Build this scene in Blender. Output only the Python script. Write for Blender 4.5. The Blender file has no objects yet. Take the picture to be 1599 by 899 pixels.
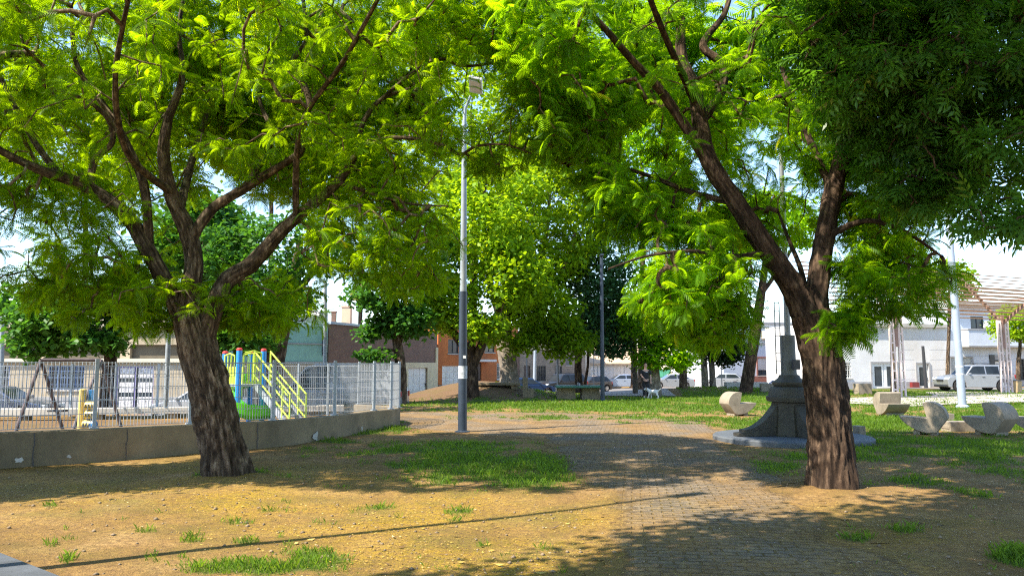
import bpy, bmesh, math, random
import numpy as np
from mathutils import Vector, Matrix, noise as mnoise

random.seed(7)
RNG = np.random.default_rng(11)
R = math.radians
sc = bpy.context.scene
C = sc.collection

# ------------------------------------------------------------------ camera, sky, sun, exposure
H_EYE = 1.7
F_PX = 1180.0
PITCH = math.atan(119.5 / F_PX)
cam_d = bpy.data.cameras.new('camera')
cam = bpy.data.objects.new('camera', cam_d)
C.objects.link(cam)
cam.location = (0, 0, H_EYE)
cam.rotation_euler = (R(90) + PITCH, 0, 0)
cam_d.sensor_width = 36.0
cam_d.lens = 36.0 * F_PX / 1599.0
cam_d.clip_start = 0.05
cam_d.clip_end = 3000
sc.camera = cam

SUN_EL = R(50)
SUN_H = Vector((-0.87, -0.49)).normalized()
sun_dir = Vector((SUN_H.x * math.cos(SUN_EL), SUN_H.y * math.cos(SUN_EL), math.sin(SUN_EL)))
w = bpy.data.worlds.new('World')
sc.world = w
w.use_nodes = True
nt = w.node_tree
nt.nodes.clear()
sky = nt.nodes.new('ShaderNodeTexSky')
sky.sky_type = 'NISHITA'
sky.sun_disc = False
sky.sun_elevation = SUN_EL
sky.sun_rotation = math.atan2(SUN_H.x, SUN_H.y)
sky.air_density = 1.0
sky.ozone_density = 2.5
sky.dust_density = 0.2
bg = nt.nodes.new('ShaderNodeBackground')
bg.inputs['Strength'].default_value = 0.15
wo = nt.nodes.new('ShaderNodeOutputWorld')
nt.links.new(sky.outputs[0], bg.inputs['Color'])
nt.links.new(bg.outputs[0], wo.inputs['Surface'])

sun_d = bpy.data.lights.new('sun', 'SUN')
sun_d.energy = 5.0
sun_d.angle = R(0.5)
sun_d.color = (1.0, 0.91, 0.76)
sun = bpy.data.objects.new('sun', sun_d)
C.objects.link(sun)
sun.rotation_euler = sun_dir.to_track_quat('Z', 'Y').to_euler()
sun.location = (-30, -20, 40)

sc.view_settings.view_transform = 'Standard'
sc.view_settings.look = 'None'
sc.view_settings.exposure = 1.52
sc.view_settings.gamma = 1.0
sc.cycles.max_bounces = 12
sc.cycles.diffuse_bounces = 7
sc.cycles.transmission_bounces = 8
sc.cycles.use_denoising = False
sc.cycles.filter_width = 1.2
sc.cycles.sample_clamp_indirect = 3.0

# ------------------------------------------------------------------ helpers
SP, CP = math.sin(PITCH), math.cos(PITCH)

def P(px, py, Y):
    """world point seen at photo pixel (px, py) at depth Y"""
    u = (px - 799.5) / F_PX
    v = (449.5 - py) / F_PX
    dy = CP - v * SP
    dz = SP + v * CP
    t = Y / dy
    return Vector((u * t, Y, H_EYE + dz * t))

def G(px, py, z=0.0):
    """world point on height z seen at the pixel"""
    u = (px - 799.5) / F_PX
    v = (449.5 - py) / F_PX
    dy = CP - v * SP
    dz = SP + v * CP
    t = (z - H_EYE) / dz
    return Vector((u * t, dy * t, z))

def lin(r, g, b):
    f = lambda c: (c / 255.0 / 12.92) if c / 255.0 <= 0.04045 else ((c / 255.0 + 0.055) / 1.055) ** 2.4
    return (f(r), f(g), f(b))

def sstep(a, b, x):
    t = np.clip((x - a) / (b - a), 0, 1)
    return t * t * (3 - 2 * t)

def _hash(ix, iy, iz):
    n = (ix * 374761393 + iy * 668265263 + iz * 1274126177).astype(np.int64)
    n = (n ^ (n >> 13)) * 1274126177
    n = n ^ (n >> 16)
    return (n & 0xffff) / 65535.0

def vnoise(x, y, z):
    x = np.asarray(x, float); y = np.asarray(y, float) + 0 * x; z = np.asarray(z, float) + 0 * x
    ix, iy, iz = np.floor(x).astype(np.int64), np.floor(y).astype(np.int64), np.floor(z).astype(np.int64)
    fx, fy, fz = x - ix, y - iy, z - iz
    fx, fy, fz = [f * f * (3 - 2 * f) for f in (fx, fy, fz)]
    r = 0
    for a in (0, 1):
        for b in (0, 1):
            for c in (0, 1):
                wgt = (fx if a else 1 - fx) * (fy if b else 1 - fy) * (fz if c else 1 - fz)
                r = r + wgt * _hash(ix + a, iy + b, iz + c)
    return r

def fbm(x, y, z=0.0, oct=4):
    r, amp, tot = 0, 1.0, 0
    for k in range(oct):
        r = r + amp * vnoise(np.asarray(x) * 2 ** k + 17 * k, np.asarray(y) * 2 ** k + 5 * k, np.asarray(z) * 2 ** k)
        tot += amp
        amp *= 0.5
    return r / tot

def ground_z(x, y):
    x = np.asarray(x, float); y = np.asarray(y, float)
    edge = np.interp(x, [-60, -12, -7, -2, 4, 12, 22, 60], [25, 25, 37, 42.5, 45, 49, 53, 56])
    amp = np.interp(x, [-60, 12, 22, 30, 60], [0.75, 0.75, 0.55, 0.15, 0.1])
    z = -amp * sstep(0, 8, y - edge)
    z = z + 0.85 * np.exp(-((x + 1.7) / 3.3) ** 2 - ((y - 40.2) / 3.3) ** 2)
    z = z + 0.34 * np.exp(-((x - 12.5) / 5.0) ** 2 - ((y - 46) / 4.0) ** 2)
    z = z + 0.18 * np.exp(-((x - 28) / 7.0) ** 2 - ((y - 38) / 5.0) ** 2)
    near = sstep(60, 20, y) * sstep(-40, -8, y)
    z = z + near * 0.05 * (fbm(x * 0.35, y * 0.35) - 0.5) * sstep(0, 1, 1.0)
    for (tx, ty) in ((-4.42, 11.65), (4.45, 10.45)):
        z = z + 0.07 * np.exp(-((x - tx) ** 2 + (y - ty) ** 2) / 0.55)
    return z

def gz(x, y):
    return float(ground_z(np.array([x]), np.array([y]))[0])

# ------------------------------------------------------------------ object helpers
def tag(o, label=None, cat=None, group=None, kind=None):
    if label: o['label'] = label
    if cat: o['category'] = cat
    if group: o['group'] = group
    if kind: o['kind'] = kind
    return o

def thing(name, label, cat, loc=(0, 0, 0), rz=0.0, group=None):
    o = bpy.data.objects.new(name, None)
    o.empty_display_size = 0.2
    C.objects.link(o)
    o.location = loc
    o.rotation_euler = (0, 0, rz)
    return tag(o, label, cat, group)

def kids(o):
    return [c for c in bpy.data.objects if c.parent == o]

def copy_tree(o, parent=None):
    c = o.copy()
    C.objects.link(c)
    c.parent = parent
    for ch in kids(o):
        copy_tree(ch, c)
    return c

def root_off(p):
    v = Vector((0, 0, 0))
    while p is not None:
        v += p.location
        p = p.parent
    return v

class MB:
    """collects boxes, prisms and tubes, links them as ONE mesh object"""
    def __init__(s):
        s.v, s.f = [], []
    def add(s, vs, fs):
        n = len(s.v)
        s.v += [tuple(p) for p in vs]
        s.f += [tuple(i + n for i in f) for f in fs]
        return s
    def box(s, c, d, M=None, rz=0.0):
        x, y, z = d[0] / 2, d[1] / 2, d[2] / 2
        vs = [Vector((a * x, b * y, e * z)) for e in (-1, 1) for a, b in ((-1, -1), (1, -1), (1, 1), (-1, 1))]
        if rz: vs = [Matrix.Rotation(rz, 3, 'Z') @ p for p in vs]
        if M is not None: vs = [M @ p for p in vs]
        vs = [p + Vector(c) for p in vs]
        return s.add(vs, [(3, 2, 1, 0), (4, 5, 6, 7), (0, 1, 5, 4), (1, 2, 6, 5), (2, 3, 7, 6), (3, 0, 4, 7)])
    def bar(s, a, b, wx, wy=None, up=(0, 0, 1)):
        a, b = Vector(a), Vector(b)
        wy = wy or wx
        d = (b - a)
        L = d.length
        d.normalize()
        u = Vector(up)
        if abs(d.dot(u)) > 0.95: u = Vector((0, 1, 0))
        x = d.cross(u).normalized()
        y = x.cross(d).normalized()
        vs = [p + x * i * wx / 2 + y * j * wy / 2 for p in (a, b) for i, j in ((-1, -1), (1, -1), (1, 1), (-1, 1))]
        return s.add(vs, [(3, 2, 1, 0), (4, 5, 6, 7), (0, 1, 5, 4), (1, 2, 6, 5), (2, 3, 7, 6), (3, 0, 4, 7)])
    def tube(s, pts, rad, n=10, cap=True):
        pts = [Vector(p) for p in pts]
        if not hasattr(rad, '__len__'): rad = [rad] * len(pts)
        t0 = (pts[1] - pts[0]).normalized()
        u = Vector((1, 0, 0)) if abs(t0.x) < 0.8 else Vector((0, 1, 0))
        x = t0.cross(u).normalized()
        vs = []
        for i, p in enumerate(pts):
            t = (pts[min(i + 1, len(pts) - 1)] - pts[max(i - 1, 0)])
            t.normalize()
            x = (x - t * x.dot(t)).normalized()
            y = t.cross(x)
            for k in range(n):
                a = 2 * math.pi * k / n
                vs.append(p + (x * math.cos(a) + y * math.sin(a)) * rad[i])
        fs = []
        for i in range(len(pts) - 1):
            for k in range(n):
                a, b = i * n + k, i * n + (k + 1) % n
                fs.append((a, b, b + n, a + n))
        if cap:
            fs.append(tuple(range(n - 1, -1, -1)))
            fs.append(tuple(range((len(pts) - 1) * n, len(pts) * n)))
        return s.add(vs, fs)
    def lathe(s, c, prof, n=24, a0=0.0):
        c = Vector(c)
        vs = []
        for r, z in prof:
            for k in range(n):
                a = a0 + 2 * math.pi * k / n
                vs.append(c + Vector((r * math.cos(a), r * math.sin(a), z)))
        fs = []
        for i in range(len(prof) - 1):
            for k in range(n):
                a, b = i * n + k, i * n + (k + 1) % n
                fs.append((a, b, b + n, a + n))
        fs.append(tuple(range(n - 1, -1, -1)))
        fs.append(tuple(range((len(prof) - 1) * n, len(prof) * n)))
        return s.add(vs, fs)
    def prism(s, poly, axis0, vec):
        """poly: list of 3D points (planar), extruded by vec"""
        n = len(poly)
        a = [Vector(p) for p in poly]
        b = [p + Vector(vec) for p in a]
        fs = [tuple(range(n - 1, -1, -1)), tuple(range(n, 2 * n))]
        fs += [(i, (i + 1) % n, (i + 1) % n + n, i + n) for i in range(n)]
        return s.add(a + b, fs)
    def quad(s, *p):
        return s.add(p, [tuple(range(len(p)))])
    def build(s, name, m, parent=None, local=False, bevel=0.0, smooth=False, seg=2):
        off = Vector((0, 0, 0)) if (local or parent is None) else root_off(parent)
        me = bpy.data.meshes.new(name)
        me.from_pydata([(p[0] - off.x, p[1] - off.y, p[2] - off.z) for p in s.v], [], s.f)
        bm = bmesh.new()
        bm.from_mesh(me)
        bmesh.ops.recalc_face_normals(bm, faces=bm.faces)
        bm.to_mesh(me)
        bm.free()
        if m is not None: me.materials.append(m)
        o = bpy.data.objects.new(name, me)
        C.objects.link(o)
        if parent is not None: o.parent = parent
        if smooth:
            for p in me.polygons: p.use_smooth = True
            me.set_sharp_from_angle(angle=R(40))
        if bevel:
            b = o.modifiers.new('bevel', 'BEVEL')
            b.width = bevel
            b.segments = seg
            b.limit_method = 'ANGLE'
            b.angle_limit = R(35)
        return o

def np_mesh(name, V, F, m, parent=None, tone=None, smooth=False, extra=None):
    """fast mesh from numpy arrays, F is (n, k) with k = 3 or 4"""
    off = root_off(parent) if parent is not None else Vector((0, 0, 0))
    V = np.asarray(V, np.float32) - np.array(off, np.float32)
    F = np.asarray(F, np.int32)
    me = bpy.data.meshes.new(name)
    me.vertices.add(len(V))
    me.vertices.foreach_set('co', V.ravel())
    k = F.shape[1]
    me.loops.add(F.size)
    me.loops.foreach_set('vertex_index', F.ravel())
    me.polygons.add(len(F))
    me.polygons.foreach_set('loop_start', np.arange(0, F.size, k, dtype=np.int32))
    if smooth:
        me.polygons.foreach_set('use_smooth', np.ones(len(F), bool))
    me.update(calc_edges=True)
    if tone is not None:
        a = me.attributes.new('tone', 'FLOAT', 'POINT')
        a.data.foreach_set('value', np.asarray(tone, np.float32))
    if extra:
        for kx, val in extra.items():
            a = me.attributes.new(kx, 'FLOAT', 'POINT')
            a.data.foreach_set('value', np.asarray(val, np.float32))
    me.materials.append(m)
    o = bpy.data.objects.new(name, me)
    C.objects.link(o)
    if parent is not None: o.parent = parent
    return o

# ------------------------------------------------------------------ materials
def new_mat(name):
    m = bpy.data.materials.new(name)
    m.use_nodes = True
    t = m.node_tree
    return m, t, t.nodes['Principled BSDF']

def N(t, kind, **kw):
    n = t.nodes.new(kind)
    for k, v in kw.items():
        if k in n.inputs: n.inputs[k].default_value = v
        else: setattr(n, k, v)
    return n

def ramp(t, fac, stops):
    r = t.nodes.new('ShaderNodeValToRGB')
    el = r.color_ramp.elements
    while len(el) > 1: el.remove(el[0])
    el[0].position = stops[0][0]
    el[0].color = (*stops[0][1], 1)
    for p, c in stops[1:]:
        e = el.new(p)
        e.color = (*c, 1)
    t.links.new(fac, r.inputs[0])
    return r.outputs[0]

def mixc(t, fac, a, b, mode='MIX'):
    n = t.nodes.new('ShaderNodeMix')
    n.data_type = 'RGBA'
    n.blend_type = mode
    for sock, v in ((n.inputs[0], fac), (n.inputs[6], a), (n.inputs[7], b)):
        if hasattr(v, 'is_output'): t.links.new(v, sock)
        elif isinstance(v, tuple): sock.default_value = (*v[:3], 1)
        else: sock.default_value = v
    return n.outputs[2]

def mth(t, op, a, b=0.0, clamp=False):
    n = t.nodes.new('ShaderNodeMath')
    n.operation = op
    n.use_clamp = clamp
    for i, v in enumerate((a, b)):
        if hasattr(v, 'is_output'): t.links.new(v, n.inputs[i])
        else: n.inputs[i].default_value = v
    return n.outputs[0]

def coords(t, scale=(1, 1, 1), kind='Object'):
    tc = t.nodes.new('ShaderNodeTexCoord')
    mp = t.nodes.new('ShaderNodeMapping')
    mp.inputs['Scale'].default_value = scale
    t.links.new(tc.outputs[kind], mp.inputs[0])
    return mp.outputs[0]

def noise_tex(t, vec, scale, detail=5, rough=0.6):
    n = N(t, 'ShaderNodeTexNoise', Scale=scale, Detail=detail, Roughness=rough)
    t.links.new(vec, n.inputs['Vector'])
    return n.outputs[0]

def bump(t, bsdf, h, strength=0.3, dist=0.02):
    b = N(t, 'ShaderNodeBump', Strength=strength, Distance=dist)
    t.links.new(h, b.inputs['Height'])
    t.links.new(b.outputs[0], bsdf.inputs['Normal'])

MATS = {}
def plain(name, c, rough=0.6, var=0.18, scale=3.0, metal=0.0, bmp=0.07, grime=None, coat=0.0, spec=0.5):
    if name in MATS: return MATS[name]
    m, t, b = new_mat(name)
    v = coords(t)
    f = noise_tex(t, v, scale, 6, 0.65)
    lo = tuple(max(0, x * (1 - var * 1.4)) for x in c)
    hi = tuple(min(1, x * (1 + var)) for x in c)
    col = ramp(t, f, [(0.3, lo), (0.7, hi)])
    if grime:
        f2 = noise_tex(t, coords(t, (1, 1, 0.35)), scale * 0.45, 7, 0.7)
        k = ramp(t, f2, [(0.48, (0, 0, 0)), (0.72, (1, 1, 1))])
        col = mixc(t, mth(t, 'MULTIPLY', k, 0.75), col, grime)
    t.links.new(col, b.inputs['Base Color'])
    b.inputs['Roughness'].default_value = rough
    b.inputs['Metallic'].default_value = metal
    b.inputs['Specular IOR Level'].default_value = spec
    if coat: b.inputs['Coat Weight'].default_value = coat
    if bmp: bump(t, b, noise_tex(t, v, scale * 14, 4, 0.6), bmp, 0.01)
    MATS[name] = m
    return m

def brick_mat(name, c1, c2, mortar, bw=0.25, bh=0.08, rough=0.85):
    m, t, b = new_mat(name)
    tc = t.nodes.new('ShaderNodeTexCoord')
    sx = t.nodes.new('ShaderNodeSeparateXYZ')
    t.links.new(tc.outputs['Object'], sx.inputs[0])
    cx = t.nodes.new('ShaderNodeCombineXYZ')
    t.links.new(mth(t, 'ADD', sx.outputs[0], sx.outputs[1]), cx.inputs[0])
    t.links.new(sx.outputs[2], cx.inputs[1])
    br = N(t, 'ShaderNodeTexBrick', Scale=1.0)
    br.inputs['Color1'].default_value = (*c1, 1)
    br.inputs['Color2'].default_value = (*c2, 1)
    br.inputs['Mortar'].default_value = (*mortar, 1)
    br.inputs['Mortar Size'].default_value = 0.012
    br.inputs['Brick Width'].default_value = bw
    br.inputs['Row Height'].default_value = bh
    t.links.new(cx.outputs[0], br.inputs['Vector'])
    f = noise_tex(t, tc.outputs['Object'], 1.2, 6)
    col = mixc(t, 0.55, br.outputs[0], ramp(t, f, [(0.3, (0.5, 0.5, 0.5)), (0.7, (1, 1, 1))]), 'MULTIPLY')
    t.links.new(col, b.inputs['Base Color'])
    b.inputs['Roughness'].default_value = rough
    bump(t, b, br.outputs[1], -0.4, 0.01)
    return m

def leaf_mat(name, c_dark, c_light, trans, tfac=0.45, rough=0.45):
    m, t, b = new_mat(name)
    at = t.nodes.new('ShaderNodeAttribute')
    at.attribute_name = 'tone'
    col = ramp(t, at.outputs['Fac'], [(0.0, c_dark), (0.75, c_light), (0.96, tuple(min(1, x * k) for x, k in zip(c_light, (1.7, 1.25, 1.0)))), (1.0, tuple(min(1, x * k) for x, k in zip(c_light, (2.6, 0.95, 1.2))))])
    t.links.new(col, b.inputs['Base Color'])
    b.inputs['Roughness'].default_value = rough
    b.inputs['Specular IOR Level'].default_value = 0.16
    tr = t.nodes.new('ShaderNodeBsdfTranslucent')
    tcol = ramp(t, at.outputs['Fac'], [(0.0, tuple(x * 0.6 for x in trans)), (0.8, trans), (1.0, tuple(min(1, x * k) for x, k in zip(trans, (1.5, 1.15, 1.0))))])
    t.links.new(tcol, tr.inputs['Color'])
    mx = t.nodes.new('ShaderNodeMixShader')
    mx.inputs[0].default_value = tfac
    t.links.new(b.outputs[0], mx.inputs[1])
    t.links.new(tr.outputs[0], mx.inputs[2])
    t.links.new(mx.outputs[0], t.nodes['Material Output'].inputs['Surface'])
    return m

def bark_mat(name, dark, mid, light, zs=0.32):
    m, t, b = new_mat(name)
    v = coords(t, (1, 1, zs))
    f = noise_tex(t, v, 12.0, 9, 0.75)
    big = noise_tex(t, coords(t, (1, 1, 0.6)), 1.6, 4, 0.6)
    col = ramp(t, f, [(0.39, dark), (0.5, mid), (0.62, light)])
    col = mixc(t, ramp(t, big, [(0.35, (0, 0, 0)), (0.7, (0.6, 0.6, 0.6))]), col, mid)
    at = t.nodes.new('ShaderNodeAttribute')
    at.attribute_name = 'tone'
    col = mixc(t, at.outputs['Fac'], dark, col)
    t.links.new(col, b.inputs['Base Color'])
    b.inputs['Roughness'].default_value = 0.92
    b.inputs['Specular IOR Level'].default_value = 0.2
    bump(t, b, f, 0.9, 0.03)
    return m

def glass_mat(name, c=(0.03, 0.04, 0.05), rough=0.12):
    m, t, b = new_mat(name)
    f = noise_tex(t, coords(t), 0.8, 3)
    t.links.new(ramp(t, f, [(0.3, tuple(x * 0.6 for x in c)), (0.7, tuple(x * 1.6 for x in c))]), b.inputs['Base Color'])
    b.inputs['Roughness'].default_value = rough
    b.inputs['Specular IOR Level'].default_value = 0.3
    return m

# ------------------------------------------------------------------ ground, path, road
def seg_dist(x, y, poly, closed=True):
    d = np.full(x.shape, 1e9)
    n = len(poly)
    for i in range(n if closed else n - 1):
        ax, ay = poly[i][0], poly[i][1]
        bx, by = poly[(i + 1) % n][0], poly[(i + 1) % n][1]
        L2 = (bx - ax) ** 2 + (by - ay) ** 2 + 1e-9
        t = np.clip(((x - ax) * (bx - ax) + (y - ay) * (by - ay)) / L2, 0, 1)
        d = np.minimum(d, np.hypot(x - ax - t * (bx - ax), y - ay - t * (by - ay)))
    return d

def inside(x, y, poly):
    r = np.zeros(x.shape, bool)
    n = len(poly)
    for i in range(n):
        ax, ay = poly[i][0], poly[i][1]
        bx, by = poly[(i + 1) % n][0], poly[(i + 1) % n][1]
        c = ((ay > y) != (by > y)) & (x < (bx - ax) * (y - ay) / (by - ay + 1e-12) + ax)
        r ^= c
    return r

PATH_PX = [(915, 925), (938, 850), (962, 812), (948, 770), (905, 735), (882, 702), (858, 684), (760, 679), (640, 668), (560, 655), (560, 649),
           (640, 644), (860, 644), (985, 648), (1085, 657), (1120, 668), (1128, 700), (1165, 722), (1215, 760), (1270, 800), (1318, 850), (1345, 925)]
PATH = [tuple(G(*p)[:2]) for p in PATH_PX]
PATH[0] = (PATH[0][0] - 0.2, -8.0)
PATH[-1] = (PATH[-1][0] + 0.6, -8.0)

# grass patches: (px, py, half width, half height, strength) in photo pixels, laid on the ground
GRASS_PX = [(760, 725, 160, 26, 1.0), (700, 700, 150, 16, .9), (840, 735, 80, 24, .9), (640, 735, 90, 12, .55), (700, 745, 45, 14, .9),
            (560, 672, 80, 9, .8), (500, 688, 60, 5, .7), (615, 666, 30, 8, .9),
            (400, 885, 150, 14, .9), (490, 872, 60, 22, 1.0), (330, 892, 80, 9, .8), (385, 845, 24, 8, .7), (455, 850, 20, 7, .6), (600, 790, 60, 9, .45),
            (720, 800, 40, 10, .6), (770, 795, 30, 7, .4), (300, 845, 20, 6, .45), (185, 875, 20, 8, .4), (560, 797, 20, 8, .5), (250, 800, 14, 5, .4), (640, 770, 30, 6, .4), (850, 800, 24, 6, .4), (120, 745, 40, 4, .35), (450, 745, 40, 5, .4), (520, 715, 60, 5, .5), (990, 700, 40, 5, .35),
            (1195, 728, 62, 14, .95), (1180, 705, 70, 8, .6), (1150, 690, 60, 8, .4), (1230, 715, 50, 10, .7),
            (1480, 700, 220, 18, 1.0), (1420, 690, 120, 12, .9), (1560, 715, 120, 22, .9), (1420, 752, 70, 12, .9), (1370, 735, 60, 9, .6), (1520, 735, 80, 10, .5),
            (1415, 825, 42, 10, .85), (1335, 842, 36, 9, .85), (1350, 885, 26, 9, .7), (1580, 872, 50, 20, .9), (1530, 800, 60, 8, .3), (1480, 760, 60, 6, .4), (1290, 860, 30, 6, .4),
            (395, 740, 26, 4, .5), (300, 748, 30, 4, .4),
            (900, 632, 250, 7, .95), (1000, 638, 300, 7, .6), (1000, 653, 260, 4, .45), (1100, 664, 120, 6, .6), (1180, 622, 140, 9, 1.0), (1060, 622, 90, 6, .9),
            (1350, 660, 260, 14, .9), (1250, 640, 200, 10, .7), (1560, 655, 180, 16, .95), (1500, 630, 160, 7, .6), (1420, 672, 200, 9, .6), (1700, 690, 200, 40, .8),
            (880, 890, 30, 5, .3), (660, 885, 60, 8, .35)]
_pr = random.Random(5)
for _k in range(90):
    _py = 690 + 205 * _pr.random() ** 1.3
    _px = _pr.uniform(60, 1590)
    GRASS_PX.append((_px, _py, 8 + 26 * _pr.random() ** 2, 3 + 5 * _pr.random(), .34 + .3 * _pr.random()))
LITTER_PX = [(300, 775, 420, 24, .9), (620, 800, 300, 40, .9), (700, 860, 330, 40, 1.0), (330, 730, 260, 10, .7), (880, 810, 120, 20, .9), (820, 880, 120, 24, 1.0),
             (520, 745, 160, 14, .6), (1000, 790, 140, 20, .5), (1330, 840, 150, 50, .6), (1450, 830, 160, 30, .5), (1280, 800, 120, 15, .5), (150, 760, 200, 14, .7), (1100, 850, 180, 40, .35)]

def ell_mask(x, y, lst):
    r = np.zeros(x.shape)
    for (px, py, hw, hh, s) in lst:
        c = G(px, py)
        rx = hw * c.y / F_PX
        a, b = G(px, py - hh), G(px, max(py + hh, py + 1))
        ry = abs(a.y - b.y) / 2
        q = ((x - c.x - (y - c.y) * (c.x / c.y)) / rx) ** 2 + ((y - c.y) / ry) ** 2
        r = np.maximum(r, s * np.exp(-(q ** 1.5) * 0.9))
    return r

def masks(x, y):
    g = ell_mask(x, y, GRASS_PX)
    n = fbm(x * 1.3, y * 1.3, 3.0)
    n2 = fbm(x * 6, y * 4, 9.0)
    far = sstep(22, 30, y) * sstep(60, 52, y)
    g = np.maximum(g, 0.55 * far * sstep(-2, 4, x))
    n3 = fbm(x * 3.1, y * 2.2, 13.0)
    gm = np.clip(g * 1.45 + (n - 0.5) * 1.7 + (n3 - 0.5) * 1.3 + (n2 - 0.5) * 0.8 - 0.42 + 0.24 * sstep(17, 22, y), 0, 1)
    gm = gm * (g > 0.05)
    gm = gm * (1 - 1.0 * inside(x, y, [(4.4, 40.2), (9.0, 40.0), (11.5, 55), (5.0, 55)]))
    dp = seg_dist(x, y, PATH)
    dp = np.where(inside(x, y, PATH), dp, -dp)
    pm = np.clip(0.5 + dp / 0.5 + (n - 0.5) * 1.6 + (n2 - 0.5) * 0.8, 0, 1)
    pm = np.where(dp < -1.2, 0, pm)
    gm = gm * (1 - 0.85 * pm * (y < 22))
    lt = np.clip(ell_mask(x, y, LITTER_PX) * 1.2 + (n - 0.5) * 1.0 + (n2 - 0.5) * 0.4, 0, 1)
    lt = np.clip(lt * (0.25 + 1.5 * np.clip(fbm(x * .9 + 40, y * 1.4, 21.0) - .22, 0, 1)), 0, 1) * (y < 26)
    return gm, pm, lt

def axis(vals):
    return np.unique(np.round(np.concatenate(vals), 4))

gx = axis([np.arange(-13, 13.01, 0.1), -13 - np.geomspace(0.3, 600, 44), 13 + np.geomspace(0.3, 600, 44)])
gy = axis([np.arange(3.5, 26.01, 0.1), 26 + np.geomspace(0.2, 900, 60), 3.5 - np.geomspace(0.2, 300, 26)])
X, Y = np.meshgrid(gx, gy)
xf, yf = X.ravel(), Y.ravel()
zf = ground_z(xf, yf)
gm, pm, lt = masks(xf, yf)
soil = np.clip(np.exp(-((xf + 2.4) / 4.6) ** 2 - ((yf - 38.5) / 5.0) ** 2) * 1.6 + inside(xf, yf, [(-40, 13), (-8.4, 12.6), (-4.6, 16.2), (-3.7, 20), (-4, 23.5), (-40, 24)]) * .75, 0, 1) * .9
zf = zf + 0.012 * gm * fbm(xf * 9, yf * 9) * (yf < 26)
nx, ny = len(gx), len(gy)
ii = np.arange(nx * ny).reshape(ny, nx)
FQ = np.stack([ii[:-1, :-1].ravel(), ii[:-1, 1:].ravel(), ii[1:, 1:].ravel(), ii[1:, :-1].ravel()], 1)

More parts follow.
